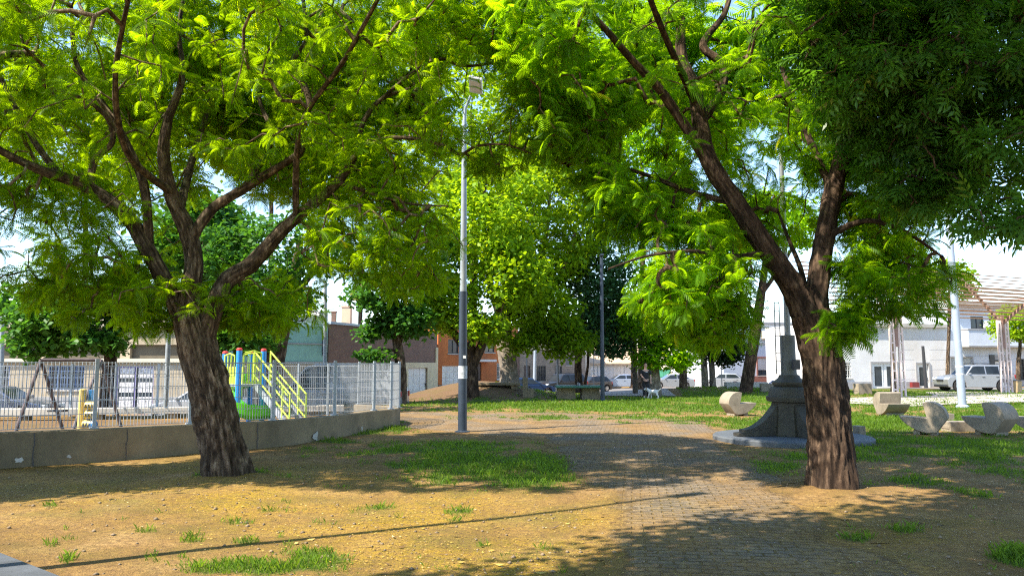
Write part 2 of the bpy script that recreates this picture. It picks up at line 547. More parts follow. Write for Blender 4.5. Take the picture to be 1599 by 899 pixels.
def ground_material():
    m, t, b = new_mat('park_ground')
    tc = t.nodes.new('ShaderNodeTexCoord')
    vec = tc.outputs['Object']
    def attr(n):
        a = t.nodes.new('ShaderNodeAttribute')
        a.attribute_name = n
        return a.outputs['Fac']
    n1 = noise_tex(t, vec, 1.1, 8, 0.65)
    n2 = noise_tex(t, vec, 14.0, 8, 0.7)
    n3 = noise_tex(t, vec, 60.0, 5, 0.7)
    dirt = ramp(t, n1, [(0.3, (0.17, 0.10, 0.036)), (0.5, (0.305, 0.182, 0.062)), (0.7, (0.43, 0.275, 0.115))])
    dirt = mixc(t, ramp(t, n2, [(0.36, (0.95, 0.95, 0.95)), (0.56, (0, 0, 0))]), dirt, (0.17, 0.10, 0.045))
    dirt = mixc(t, ramp(t, n3, [(0.34, (0.7, 0.7, 0.7)), (0.5, (0, 0, 0))]), dirt, (0.12, 0.075, 0.035))
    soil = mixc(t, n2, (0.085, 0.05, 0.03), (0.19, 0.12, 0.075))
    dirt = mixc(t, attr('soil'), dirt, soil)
    # ochre leaf litter
    litc = ramp(t, n3, [(0.3, (0.12, 0.09, 0.010)), (0.5, (0.36, 0.23, 0.018)), (0.72, (0.60, 0.38, 0.03))])
    lk = mth(t, 'MULTIPLY', attr('litter'), ramp(t, n2, [(0.36, (0, 0, 0)), (0.56, (0.9, 0.9, 0.9))]))
    # pavers
    mp = t.nodes.new('ShaderNodeMapping')
    mp.inputs['Rotation'].default_value = (0, 0, R(9))
    t.links.new(vec, mp.inputs[0])
    wob = t.nodes.new('ShaderNodeVectorMath')
    wob.operation = 'MULTIPLY_ADD'
    nz = N(t, 'ShaderNodeTexNoise', Scale=1.6, Detail=3)
    t.links.new(vec, nz.inputs['Vector'])
    t.links.new(nz.outputs[1], wob.inputs[0])
    wob.inputs[1].default_value = (0.05, 0.05, 0)
    t.links.new(mp.outputs[0], wob.inputs[2])
    br = N(t, 'ShaderNodeTexBrick', Scale=1.0)
    br.inputs['Color1'].default_value = (0.225, 0.19, 0.155, 1)
    br.inputs['Color2'].default_value = (0.135, 0.12, 0.105, 1)
    br.inputs['Mortar'].default_value = (0.10, 0.075, 0.03, 1)
    br.inputs['Mortar Size'].default_value = 0.014
    br.inputs['Mortar Smooth'].default_value = 0.5
    br.inputs['Brick Width'].default_value = 0.23
    br.inputs['Row Height'].default_value = 0.125
    t.links.new(wob.outputs[0], br.inputs['Vector'])
    pav = mixc(t, 0.6, br.outputs[0], ramp(t, n1, [(0.3, (0.7, 0.66, 0.6)), (0.7, (1.1, 1.05, 1.0))]), 'MULTIPLY')
    pav = mixc(t, ramp(t, n2, [(0.47, (0.05, 0.05, 0.05)), (0.66, (0.8, 0.8, 0.8))]), pav, (0.31, 0.22, 0.125))
    n4 = noise_tex(t, vec, 0.7, 4, 0.6)
    pav = mixc(t, ramp(t, n4, [(0.38, (0, 0, 0)), (0.62, (0.85, 0.85, 0.85))]), pav, dirt)
    moss = ramp(t, noise_tex(t, vec, 0.9, 7, 0.7), [(0.46, (0, 0, 0)), (0.62, (0.85, 0.85, 0.85))])
    litc = mixc(t, moss, litc, mixc(t, ramp(t, n2, [(0.35, (0, 0, 0)), (0.65, (1, 1, 1))]), (0.085, 0.085, 0.014), (0.20, 0.175, 0.025)))
    dirt = mixc(t, mth(t, 'MULTIPLY', moss, mth(t, 'MULTIPLY', n2, 0.75)), dirt, (0.11, 0.10, 0.022))
    col = mixc(t, lk, dirt, litc)
    pk = attr('path')
    pks = ramp(t, mth(t, 'ADD', pk, mth(t, 'MULTIPLY', mth(t, 'SUBTRACT', n2, 0.5), 0.9)), [(0.35, (0, 0, 0)), (0.62, (1, 1, 1))])
    col = mixc(t, pks, col, pav)
    col = mixc(t, mth(t, 'MULTIPLY', mth(t, 'MULTIPLY', lk, pks), 0.5), col, litc)
    grs = ramp(t, n2, [(0.3, (0.035, 0.055, 0.012)), (0.55, (0.085, 0.13, 0.025)), (0.75, (0.16, 0.20, 0.05))])
    gk = ramp(t, mth(t, 'ADD', attr('grass'), mth(t, 'MULTIPLY', mth(t, 'SUBTRACT', n3, 0.5), 0.8)), [(0.3, (0, 0, 0)), (0.75, (0.92, 0.92, 0.92))])
    col = mixc(t, gk, col, grs)
    t.links.new(col, b.inputs['Base Color'])
    b.inputs['Roughness'].default_value = 0.95
    b.inputs['Specular IOR Level'].default_value = 0.15
    h = mth(t, 'ADD', mth(t, 'MULTIPLY', n2, 1.0), mth(t, 'MULTIPLY', n3, 0.6))
    hb = mth(t, 'MULTIPLY', mth(t, 'SUBTRACT', 1.0, br.outputs[1]), pks)
    h = mth(t, 'ADD', h, mth(t, 'MULTIPLY', hb, 0.7))
    bump(t, b, h, 0.9, 0.045)
    return m

M_GROUND = ground_material()
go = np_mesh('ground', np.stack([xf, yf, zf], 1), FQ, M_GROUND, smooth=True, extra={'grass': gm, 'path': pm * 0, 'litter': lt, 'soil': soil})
go['kind'] = 'structure'
# the paved path: same grid, laid a few millimetres higher
cf = pm[FQ].max(1) > 0.02
used = np.unique(FQ[cf])
remap = -np.ones(nx * ny, int)
remap[used] = np.arange(len(used))
po = np_mesh('path', np.stack([xf, yf, zf + 0.006 + 0.022 * fbm(xf * 1.4, yf * 1.4, 2.0) * pm], 1)[used], remap[FQ[cf]], M_GROUND, smooth=True, extra={'grass': gm[used], 'path': pm[used], 'litter': lt[used] * 0.8})
po['kind'] = 'structure'

def drape(name, poly_or_line, width, m, dz=0.03, n=60, wid_n=4):
    """strip that follows the ground along a polyline"""
    pts = np.array(poly_or_line, float)
    s = np.concatenate([[0], np.cumsum(np.hypot(*np.diff(pts, axis=0).T))])
    q = np.linspace(0, s[-1], n)
    cx, cy = np.interp(q, s, pts[:, 0]), np.interp(q, s, pts[:, 1])
    tx, ty = np.gradient(cx), np.gradient(cy)
    L = np.hypot(tx, ty)
    nxv, nyv = -ty / L, tx / L
    V = []
    for k in range(wid_n + 1):
        o = (k / wid_n - 0.5) * width
        V.append(np.stack([cx + nxv * o, cy + nyv * o, ground_z(cx + nxv * o, cy + nyv * o) + dz], 1))
    V = np.stack(V, 1).reshape(-1, 3)
    i2 = np.arange(n * (wid_n + 1)).reshape(n, wid_n + 1)
    Fq = np.stack([i2[:-1, :-1].ravel(), i2[1:, :-1].ravel(), i2[1:, 1:].ravel(), i2[:-1, 1:].ravel()], 1)
    o = np_mesh(name, V, Fq, m, smooth=True)
    o['kind'] = 'structure'
    return o

M_ASPH = plain('asphalt', (0.16, 0.15, 0.145), 0.9, 0.2, 2.0)
M_CONC = plain('paving_concrete', (0.36, 0.32, 0.28), 0.9, 0.2, 1.5, grime=(0.22, 0.18, 0.14))
drape('street', [(-60, 31.5), (-20, 32.2), (-12.5, 36.5), (-7, 46), (-1.5, 55.5), (4.5, 65), (10, 73.5), (14, 77.5), (23, 73), (27.5, 62), (32, 54.5), (60, 54.5)], 6.0, M_ASPH, 0.03, 200, 6)
drape('pavement', [(6.6, 40.6), (7.2, 46), (8.3, 54)], 4.2, plain('pink_paving', (.40, .33, .30), .9, .15, 1.5), 0.03, 60, 10)
drape('plaza_paving', [(14.5, 33.2), (18, 35.4), (24, 37.0), (27.5, 44.5), (60, 46)], 6.0, M_CONC, 0.04, 60, 6)

# concrete kerb slab in the near left corner
cs = MB()
a, b_, c_ = G(-4, 833, .06), G(108, 903, .06), G(60, 930, .06)
cs.prism([(a.x - 1.6, a.y + 0.9, -0.05), (b_.x, b_.y, -0.05), (b_.x + 0.5, b_.y - 0.62, -0.05), (a.x - 2.6, a.y - 2.2, -0.05)], None, (0, 0, 0.11))
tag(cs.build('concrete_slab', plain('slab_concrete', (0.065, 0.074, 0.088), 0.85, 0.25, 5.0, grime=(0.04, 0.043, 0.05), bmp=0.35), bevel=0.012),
    'bluish grey concrete slab at the near left corner of the dirt', 'slab')

# ------------------------------------------------------------------ grass blades and leaf litter (stuff)
def scatter(n, xr, yr, which, thr=0.0, bias=1.5):
    """random ground points, accepted by a mask; nearer points are denser"""
    u = RNG.random(n)
    yy = yr[0] * (yr[1] / yr[0]) ** (u ** 0.9)
    half = np.minimum(yy * 0.72 + 0.6, xr)
    xx = (RNG.random(n) * 2 - 1) * half
    gmk, pmk, ltk = masks(xx, yy)
    mk = (gmk, pmk, ltk)[which]
    keep = RNG.random(n) < np.clip((mk - thr) * bias, 0, 1)
    return xx[keep], yy[keep], mk[keep], pmk[keep]

def grass_mesh(name, n, yr, hmin, hmax, wd, m):
    x, y, mk, _ = scatter(n, 40, yr, 0, 0.12, 1.6)
    z = ground_z(x, y)
    k = len(x)
    sc_ = np.clip(y / 9.0, 1, 4)
    h = (hmin + (hmax - hmin) * RNG.random(k) ** 2.2) * (0.45 + 0.75 * mk) * (0.7 + 0.9 * fbm(x * 1.7, y * 1.7, 4.0))
    az = RNG.random(k) * 6.283
    lean = h * (0.2 + 0.7 * RNG.random(k))
    wv = wd * (0.7 + 0.6 * RNG.random(k)) * sc_
    a2 = RNG.random(k) * 6.283
    sx, sy = np.cos(a2) * wv, np.sin(a2) * wv
    lx, ly = np.cos(az) * lean, np.sin(az) * lean
    V = np.stack([np.stack([x - sx, y - sy, z - 0.005], 1), np.stack([x + sx, y + sy, z - 0.005], 1),
                  np.stack([x + sx * .7 + lx * .4, y + sy * .7 + ly * .4, z + h * .62], 1), np.stack([x + lx, y + ly, z + h], 1)], 1).reshape(-1, 3)
    Fq = np.arange(k * 4).reshape(k, 4)
    tone = np.repeat(np.clip(0.25 + 0.45 * RNG.random(k) + 0.6 * (fbm(x * .9, y * .9, 7.0) - 0.5), 0, 1), 4)
    o = np_mesh(name, V, Fq, m, tone=tone)
    o['kind'] = 'stuff'
    return o

M_GRASS = leaf_mat('grass_blades', (0.03, 0.07, 0.006), (0.115, 0.20, 0.022), (0.32, 0.50, 0.02), 0.4, 0.5)
tag(grass_mesh('grass', 420000, (5.0, 26.0), 0.015, 0.085, 0.0035, M_GRASS), 'short green grass in patches on the bare dirt', 'grass')
tag(grass_mesh('lawn_grass', 170000, (20.0, 50.0), 0.04, 0.10, 0.006, M_GRASS), 'mown lawn grass around the concrete benches', 'grass')

def litter_mesh(name, n, yr, smin, smax, m, bias, only_path=False):
    x, y, mk, pk = scatter(n, 30, yr, 2, 0.05, bias)
    z = ground_z(x, y) + 0.012
    k = len(x)
    L = smin + (smax - smin) * RNG.random(k) ** 2
    W = L * (0.3 + 0.3 * RNG.random(k)) * (0.14 if only_path else 1)
    a = RNG.random(k) * 6.283
    ux, uy = np.cos(a), np.sin(a)
    t1, t2 = (RNG.random(k) - .5) * .7, (RNG.random(k) - .5) * .8
    mk4 = []
    for (p, q) in ((-.5, 0), (0, -.5), (.5, 0), (0, .5)):
        mk4.append(np.stack([x + ux * L * p - uy * W * q, y + uy * L * p + ux * W * q, z + L * abs(p) * np.abs(t1) + W * q * t2], 1))
    V = np.stack(mk4, 1).reshape(-1, 3)
    o = np_mesh(name, V, np.arange(k * 4).reshape(k, 4), m, tone=np.repeat(RNG.random(k), 4))
    o['kind'] = 'stuff'
    return o

def litter_mat():
    m, t, b = new_mat('dry_leaves')
    at = t.nodes.new('ShaderNodeAttribute')
    at.attribute_name = 'tone'
    t.links.new(ramp(t, at.outputs['Fac'], [(0, (0.06, 0.035, 0.015)), (0.35, (0.20, 0.11, 0.025)), (0.7, (0.38, 0.24, 0.04)), (0.92, (0.46, 0.33, 0.09)), (1, (0.42, 0.38, 0.28))]), b.inputs['Base Color'])
    b.inputs['Roughness'].default_value = 0.8
    return m
M_LIT = litter_mat()
tag(litter_mesh('leaf_litter', 130000, (5.0, 20.0), 0.010, 0.034, M_LIT, 0.7), 'tiny ochre leaflets littering the dirt', 'leaf litter')
tag(litter_mesh('fallen_leaves', 1500, (5.0, 16.0), 0.05, 0.12, M_LIT, 0.45), 'curled dry leaves scattered over dirt and pavers', 'leaf litter')

tag(litter_mesh('twigs', 900, (5.0, 15.0), 0.08, 0.30, plain('dry_twig', (.10, .06, .035), .9, .3, 9.0), 0.5, True), 'thin dry twigs lying on the dirt', 'twigs')

def pebble_mesh(n):
    x, y, mk, pk = scatter(n, 30, (5.0, 16.0), 2, -0.35, 0.6)
    k = len(x)
    r = 0.006 + 0.022 * RNG.random(k) ** 4
    z = ground_z(x, y) + r * .3
    a = RNG.random(k) * 6.283
    O = np.array([[1, 0, 0], [0, 1, 0], [-1, 0, 0], [0, -1, 0], [0, 0, .7], [0, 0, -.7]])
    V = np.zeros((k, 6, 3))
    e = 0.6 + 0.8 * RNG.random((k, 6))
    V[:, :, 0] = x[:, None] + r[:, None] * e * (O[:, 0] * np.cos(a)[:, None] - O[:, 1] * np.sin(a)[:, None])
    V[:, :, 1] = y[:, None] + r[:, None] * e * (O[:, 0] * np.sin(a)[:, None] + O[:, 1] * np.cos(a)[:, None])
    V[:, :, 2] = z[:, None] + r[:, None] * O[:, 2] * e
    F0 = np.array([[0, 1, 4], [1, 2, 4], [2, 3, 4], [3, 0, 4], [1, 0, 5], [2, 1, 5], [3, 2, 5], [0, 3, 5]])
    F = (F0[None] + (np.arange(k) * 6)[:, None, None]).reshape(-1, 3)
    o = np_mesh('pebbles', V.reshape(-1, 3), F, plain('pebble_stone', (.20, .145, .09), .9, .4, 30.0))
    o['kind'] = 'stuff'
    return o
tag(pebble_mesh(7000), 'small pebbles and clods on the bare dirt', 'pebbles')

# ------------------------------------------------------------------ trees
def catmull(pts, step=0.12):
    """smooth polyline through (Vector, radius) points"""
    out = []
    n = len(pts)
    for i in range(n - 1):
        p0, p1, p2, p3 = pts[max(i - 1, 0)], pts[i], pts[i + 1], pts[min(i + 2, n - 1)]
        k = max(2, int((p2[0] - p1[0]).length / step))
        for j in range(k):
            t = j / k
            q = 0.5 * ((2 * p1[0]) + (p2[0] - p0[0]) * t + (2 * p0[0] - 5 * p1[0] + 4 * p2[0] - p3[0]) * t * t + (3 * p1[0] - p0[0] - 3 * p2[0] + p3[0]) * t ** 3)
            out.append((q, p1[1] + (p2[1] - p1[1]) * t))
    out.append(pts[-1])
    return out

def bark_tube(pts, sides, seed, ridge=0.10, flare=0.0):
    """numpy tube with furrowed bark; pts = [(Vector, radius)]"""
    P_ = np.array([tuple(p[0]) for p in pts])
    r_ = np.array([p[1] for p in pts])
    n = len(P_)
    T = np.gradient(P_, axis=0)
    T /= np.linalg.norm(T, axis=1)[:, None] + 1e-9
    x = np.array([1.0, 0, 0]) if abs(T[0][0]) < .8 else np.array([0, 1.0, 0])
    kn = [(rk.uniform(0, 6.28), rk.uniform(.25, 2.3), rk.uniform(.05, .10)) for rk in [random.Random(int(seed * 10))] for _ in range(7)] if sides >= 40 else []
    V, tone = [], []
    ang = np.linspace(0, 2 * math.pi, sides, endpoint=False)
    s = np.concatenate([[0], np.cumsum(np.linalg.norm(np.diff(P_, axis=0), axis=1))])
    for i in range(n):
        x = x - T[i] * x.dot(T[i])
        x /= np.linalg.norm(x)
        y = np.cross(T[i], x)
        c, sn = np.cos(ang), np.sin(ang)
        rr = np.full(sides, r_[i])
        tn = np.ones(sides)
        if ridge > 0:
            k = 8.0
            tw = s[i] * 0.35
            a = vnoise(c * k + seed + .5 * math.sin(s[i] * 5), sn * k, s[i] * 2.4 + tw)
            b = vnoise(c * k * 2.3 + seed, sn * k * 2.3, s[i] * 8.0)
            rg = 1 - np.abs(2 * a - 1) * 1.0
            lump = vnoise(c * 1.3 + seed * 3, sn * 1.3, s[i] * 0.8) - .5
            rr = rr * (1 + ridge * (0.55 - rg * 1.0) + ridge * 0.7 * (b - .5) + 0.20 * lump)
            tn = np.clip(1.25 - rg * 1.05 + 0.5 * (b - .5), 0, 1)
        for ka, ks, kr in kn:
            da = np.abs((ang - ka + math.pi) % (2 * math.pi) - math.pi) * r_[i]
            q = np.sqrt(da ** 2 + ((s[i] - ks) * .8) ** 2) / kr
            rr = rr * (1 + .10 * np.exp(-((q - 1) * 2.2) ** 2) - .05 * np.exp(-(q * 2.2) ** 2))
            tn = tn * (1 - .8 * np.exp(-(q * 1.8) ** 2))
        if flare:
            fl = math.exp(-s[i] / 0.36)
            rr = rr * (1 + flare * fl * (0.7 + 0.6 * np.cos(ang * 5 + seed)))
        V.append(P_[i] + np.outer(c * rr, x) + np.outer(sn * rr, y))
        tone.append(tn)
    V = np.concatenate(V)
    i2 = np.arange(n * sides).reshape(n, sides)
    F = np.stack([i2[:-1].ravel(), np.roll(i2, -1, 1)[:-1].ravel(), np.roll(i2, -1, 1)[1:].ravel(), i2[1:].ravel()], 1)
    return V, F, np.concatenate(tone)

def merge(parts):
    V, F, T, o = [], [], [], 0
    for v, f, t in parts:
        V.append(v); F.append(f + o); T.append(t)
        o += len(v)
    return np.concatenate(V), np.concatenate(F), np.concatenate(T)

class Skeleton:
    def __init__(s):
        s.pos, s.par = [], []
    def chain(s, pts, parent):
        for p in pts:
            s.pos.append(np.array(tuple(p)))
            s.par.append(parent)
            parent = len(s.pos) - 1
        return parent

def grow(limbs, clusters, seed, droop=0.25):
    """connect every leaf cluster to the nearest branch; returns twig chains [(points, node ids)] and per cluster (end, direction)"""
    rg = np.random.default_rng(seed)
    N0 = 60000
    pos = np.zeros((N0, 3))
    par = -np.ones(N0, int)
    n = 0
    for L in limbs:
        for k, (p, r) in enumerate(L):
            pos[n] = tuple(p)
            par[n] = n - 1 if k else -1
            n += 1
    n_l = n
    base = np.array(tuple(limbs[0][0][0]))
    d0 = np.linalg.norm(clusters - base, axis=1)
    dl = np.full(len(clusters), 1e9)
    for i in range(0, n_l, 3):
        dl = np.minimum(dl, np.linalg.norm(clusters - pos[i], axis=1))
    order = np.argsort(dl)
    chains, ends = [], []
    for ci in order:
        c = clusters[ci]
        D = np.linalg.norm(pos[:n] - c, axis=1)
        j = int(np.argmin(D + 0.0))
        L = D[j]
        if L > 4.0:
            continue
        k = max(2, int(L / 0.22))
        a = pos[j]
        pts = [a]
        ids = [j]
        side = rg.normal(0, 0.12 * L, 3)
        prev = j
        for q in range(1, k + 1):
            t = q / k
            p = a + (c - a) * t + side * math.sin(t * math.pi) + np.array([0, 0, 1]) * (0.18 * L * math.sin(t * math.pi))
            pos[n] = p
            par[n] = prev
            prev = n
            ids.append(n)
            pts.append(p)
            n += 1
            if n >= N0 - 50: break
        chains.append((np.array(pts), ids))
        dr = pts[-1] - pts[-2]
        ends.append((pts[-1], pts[-2] if len(pts) < 4 else pts[-3], dr / (np.linalg.norm(dr) + 1e-9)))
        if n >= N0 - 50: break
    load = np.zeros(n)
    for _, ids in chains: load[ids[-1]] += 1
    for i in range(n - 1, -1, -1):
        if par[i] >= 0: load[par[i]] += load[i]
    parts = []
    for pts, ids in chains:
        rad = [0.0045 + 0.0042 * math.sqrt(max(load[i], 1)) for i in ids[1:]]
        rad = [min(rad[0] * 1.15, 0.06)] + [min(q, 0.06) for q in rad]
        parts.append(bark_tube([(Vector(p), r) for p, r in zip(pts, rad)], 5 if max(rad) < 0.02 else 7, 1.0, ridge=0))
    return parts, ends

# leaf templates ------------------------------------------------------------
def frond_template(pairs, leaf_l, leaf_w, sag, fwd=0.45, droop=0.25, start=0.12, terminal=False, rach=True):
    """pinnate leaf along +x, length 1, bending down; returns verts (n,3), n divisible by 4 (quads)"""
    V = []
    def at(t): return np.array([t - 0.25 * sag * t ** 3, 0, 0.16 * t - sag * t ** 2])
    if rach:
        for a, b in ((0, .34), (.34, .68), (.68, 1.0)):
            p, q = at(a), at(b)
            wv = np.array([0, 0.007, 0])
            V += [p - wv, q - wv * .6, q + wv * .6, p + wv]
    for k in range(pairs):
        t = start + (1 - start) * (k + 0.5) / pairs
        for s in (-1, 1):
            tt = min(1, t + (0.02 if s > 0 else 0))
            b = at(tt)
            tang = at(min(1, tt + .02)) - at(tt - .02)
            tang /= np.linalg.norm(tang)
            sid = np.array([0, s, 0])
            dr = tang * fwd + sid * math.sqrt(1 - fwd ** 2) - np.array([0, 0, droop])
            dr /= np.linalg.norm(dr)
            sz = leaf_l * (0.55 + 0.75 * math.sin(math.pi * (0.15 + 0.72 * t)))* (1.0 if k < pairs - 1 else .85)
            wdir = np.cross(dr, np.array([0, 0, 1.0]))
            wdir /= np.linalg.norm(wdir) + 1e-9
            mid = b + dr * sz * 0.45 + np.array([0, 0, 0.02])
            V += [b, mid + wdir * leaf_w * .5, b + dr * sz - np.array([0, 0, .25 * sz * droop]), mid - wdir * leaf_w * .5]
    if terminal:
        b = at(1.0)
        tang = at(1.0) - at(.96)
        tang /= np.linalg.norm(tang)
        w_ = np.array([0, leaf_w * .5, 0])
        V += [b, b + tang * leaf_l * .5 + w_, b + tang * leaf_l * 1.1, b + tang * leaf_l * .5 - w_]
    return np.array(V)

def place(templates, pos, az, el, roll, size, tone, rg):
    """instances of templates as one vertex array of quads"""
    out, tn = [], []
    pick = rg.integers(0, len(templates), len(pos))
    for k, T in enumerate(templates):
        s = pick == k
        if not s.any(): continue
        ca, sa, ce, se, cr, sr = np.cos(az[s]), np.sin(az[s]), np.cos(el[s]), np.sin(el[s]), np.cos(roll[s]), np.sin(roll[s])
        fx = np.stack([ca * ce, sa * ce, se], 1)
        fy = np.stack([-sa, ca, 0 * ca], 1)
        fz = np.cross(fx, fy)
        fy2 = fy * cr[:, None] + fz * sr[:, None]
        fz2 = np.cross(fx, fy2)
        M = np.stack([fx, fy2, fz2], 2) * size[s][:, None, None]
        v = np.einsum('nij,kj->nki', M, T) + pos[s][:, None, :]
        out.append(v.reshape(-1, 3))
        tn.append(np.repeat(tone[s], len(T)))
    return np.concatenate(out).astype(np.float32), np.concatenate(tn)

def leaves_from_ends(ends, per, templates, smin, smax, seed, spread=2.8, el_mu=-0.02, el_sd=0.5, back=0.5, tone_mu=0.41, tone_f=1.25):
    rg = np.random.default_rng(seed)
    E = np.array([e[0] for e in ends])
    B = np.array([e[1] for e in ends])
    D = np.array([e[2] for e in ends])
    m = len(E)
    idx = np.repeat(np.arange(m), per)
    k = len(idx)
    u = rg.random(k) ** 1.4
    pos = E[idx] + (B - E)[idx] * (u * back * 1.6)[:, None]
    az0 = np.arctan2(D[:, 1], D[:, 0])
    az = az0[idx] + rg.normal(0, 1, k) * spread * .5 + np.where(rg.random(k) < .5, .6, -.6)
    el = rg.normal(el_mu, el_sd, k)
    roll = rg.normal(0, .55, k)
    size = smin + (smax - smin) * rg.random(k)
    ct = fbm(E[:, 0] * .8, E[:, 1] * .8, E[:, 2] * .8)
    tone = np.clip(tone_mu + (ct[idx] - .5) * tone_f + rg.normal(0, .19, k), 0, 1)
    return place(templates, pos, az, el, roll, size, tone, rg)

def fill(ells, n, seed, shell=0.5, gap=0.5, fr=0.8, zmin=1.9):
    """cluster centres inside ellipsoids (centre, radii, weight): more towards the shell, with noise gaps"""
    rg = np.random.default_rng(seed)
    wts = np.array([e[2] for e in ells], float)
    wts /= wts.sum()
    out = []
    for e, wv in zip(ells, wts):
        c, r = np.array(tuple(e[0])), np.array(e[1])
        k = int(n * wv)
        d = rg.normal(0, 1, (k * 4, 3))
        d /= np.linalg.norm(d, axis=1)[:, None]
        rad = rg.random(k * 4) ** (1 / (3 + 4 * shell))
        p = c + d * rad[:, None] * r
        g = fbm(p[:, 0] * fr + seed, p[:, 1] * fr, p[:, 2] * fr, 3)
        p = p[(g > gap - 0.12) & (p[:, 2] > zmin)]
        out.append(p[:k])
    return np.concatenate(out)

def project(p):
    d = p - np.array([0, 0, H_EYE])
    f = d[:, 1] * CP + d[:, 2] * SP
    u = d[:, 0]
    v = -d[:, 1] * SP + d[:, 2] * CP
    return 799.5 + F_PX * u / f, 449.5 - F_PX * v / f

def thin_window(c, limbs_px, depth, rpx, keep, seed):
    """prune: boughs of this tree stay open in front of its own limbs (limbs_px: list of polylines), and in sky gaps"""
    rg = np.random.default_rng(seed)
    x, y = project(c)
    d = np.full(len(c), 1e9)
    for L in limbs_px:
        d = np.minimum(d, seg_dist(x, y, L, closed=False))
    kill = (d < rpx) & (c[:, 1] < depth) & (rg.random(len(c)) > keep)
    return c[~kill]

M_BARK = bark_mat('tipa_bark', (0.014, 0.009, 0.006), (0.115, 0.078, 0.05), (0.34, 0.26, 0.185))
M_BARK2 = bark_mat('dark_bark', (0.010, 0.006, 0.004), (0.072, 0.044, 0.028), (0.21, 0.14, 0.09))
M_BARK3 = bark_mat('pale_bark', (0.10, 0.085, 0.07), (0.24, 0.20, 0.16), (0.42, 0.37, 0.30))
M_TIPA = leaf_mat('tipa_leaves', (0.03, 0.09, 0.002), (0.10, 0.20, 0.003), (0.52, 0.80, 0.004), 0.6, 0.45)
M_TIPA2 = leaf_mat('tipa_leaves_deep', (0.025, 0.09, 0.003), (0.085, 0.20, 0.005), (0.46, 0.80, 0.006), 0.58, 0.45)
M_ASH = leaf_mat('ash_leaves', (0.018, 0.06, 0.010), (0.062, 0.15, 0.022), (0.22, 0.50, 0.02), 0.42, 0.35)

T_FROND = [frond_template(11, .235, .050, s, droop=dr, fwd=fw) for s, dr, fw in ((.35, .35, .5), (.6, .5, .45), (.2, .3, .55), (.85, .6, .5), (.5, .15, .35))]
T_FROND_LO = [frond_template(7, .29, .080, s, droop=dr, fwd=fw, rach=False) for s, dr, fw in ((.35, .35, .5), (.65, .5, .45), (.2, .3, .5))]
T_ASH = [frond_template(3, .36, .13, s, droop=.3, fwd=.55, start=.25, terminal=True) for s in (.2, .4, .1)]

def limb_px(lst, Y0, k=.84):
    return [(P(px, py, Y0 + dy), r * k) for (px, py, dy, r) in lst]

def near_tree(label, Y0, trunk, limbs, ells, n, per, m_leaf, m_bark, seed, keep=.3, rpx=34, gaps=(), group=None, size=(.20, .37), shell=.5, gap=.47, extra=None, templ=None, zmin=1.9, lod=2.0, base_sides=110):
    base = P(*trunk[0][:2], Y0)
    root = thing('tipa_tree', label, 'tree', (base.x, base.y, gz(base.x, base.y)), 0, group)
    parts = [bark_tube(catmull(limb_px(trunk, Y0, .90), .03), base_sides, seed * 1.7, .15, .38)]
    Ls = []
    for L in limbs:
        cl = catmull(limb_px(L, Y0), .05)
        # limbs wander a little like real ones
        Ls.append(cl)
        parts.append(bark_tube(cl, 44 if L[0][3] > .12 else 20, seed + len(Ls), .16))
    cl = fill(ells, n, seed, shell, gap, zmin=zmin)
    lp = [[(q[0], q[1]) for q in L] for L in limbs] + [[(q[0], q[1]) for q in trunk[1:]]]
    cl = thin_window(cl, lp, Y0 + .3, rpx, keep, seed)
    if gaps:
        x, y = project(cl)
        for (px, py, hw, hh, kp) in gaps:
            k = (((x - px) / hw) ** 2 + ((y - py) / hh) ** 2 < 1) & (RNG.random(len(x)) > kp)
            cl, x, y = cl[~k], x[~k], y[~k]
    if extra is not None: cl = np.concatenate([cl, extra])
    tw, ends = grow(Ls, cl, seed)
    V, F, T = merge(parts + tw)
    np_mesh('trunk', V, F, m_bark, root, tone=T, smooth=True)
    nearE = [e for e in ends if e[0][1] < Y0 + lod]
    farE = [e for e in ends if e[0][1] >= Y0 + lod]
    out = []
    if nearE: out.append(leaves_from_ends(nearE, per, templ or T_FROND, size[0], size[1], seed))
    if farE: out.append(leaves_from_ends(farE, per, T_FROND_LO if templ is None else templ, size[0] * 1.15, size[1] * 1.2, seed + 1))
    V = np.concatenate([o[0] for o in out])
    T = np.concatenate([o[1] for o in out])
    np_mesh('crown', V, np.arange(len(V)).reshape(-1, 4), m_leaf, root, tone=T)
    print('tree', label[:20], 'clusters', len(cl), 'quads', len(V) // 4)
    return root

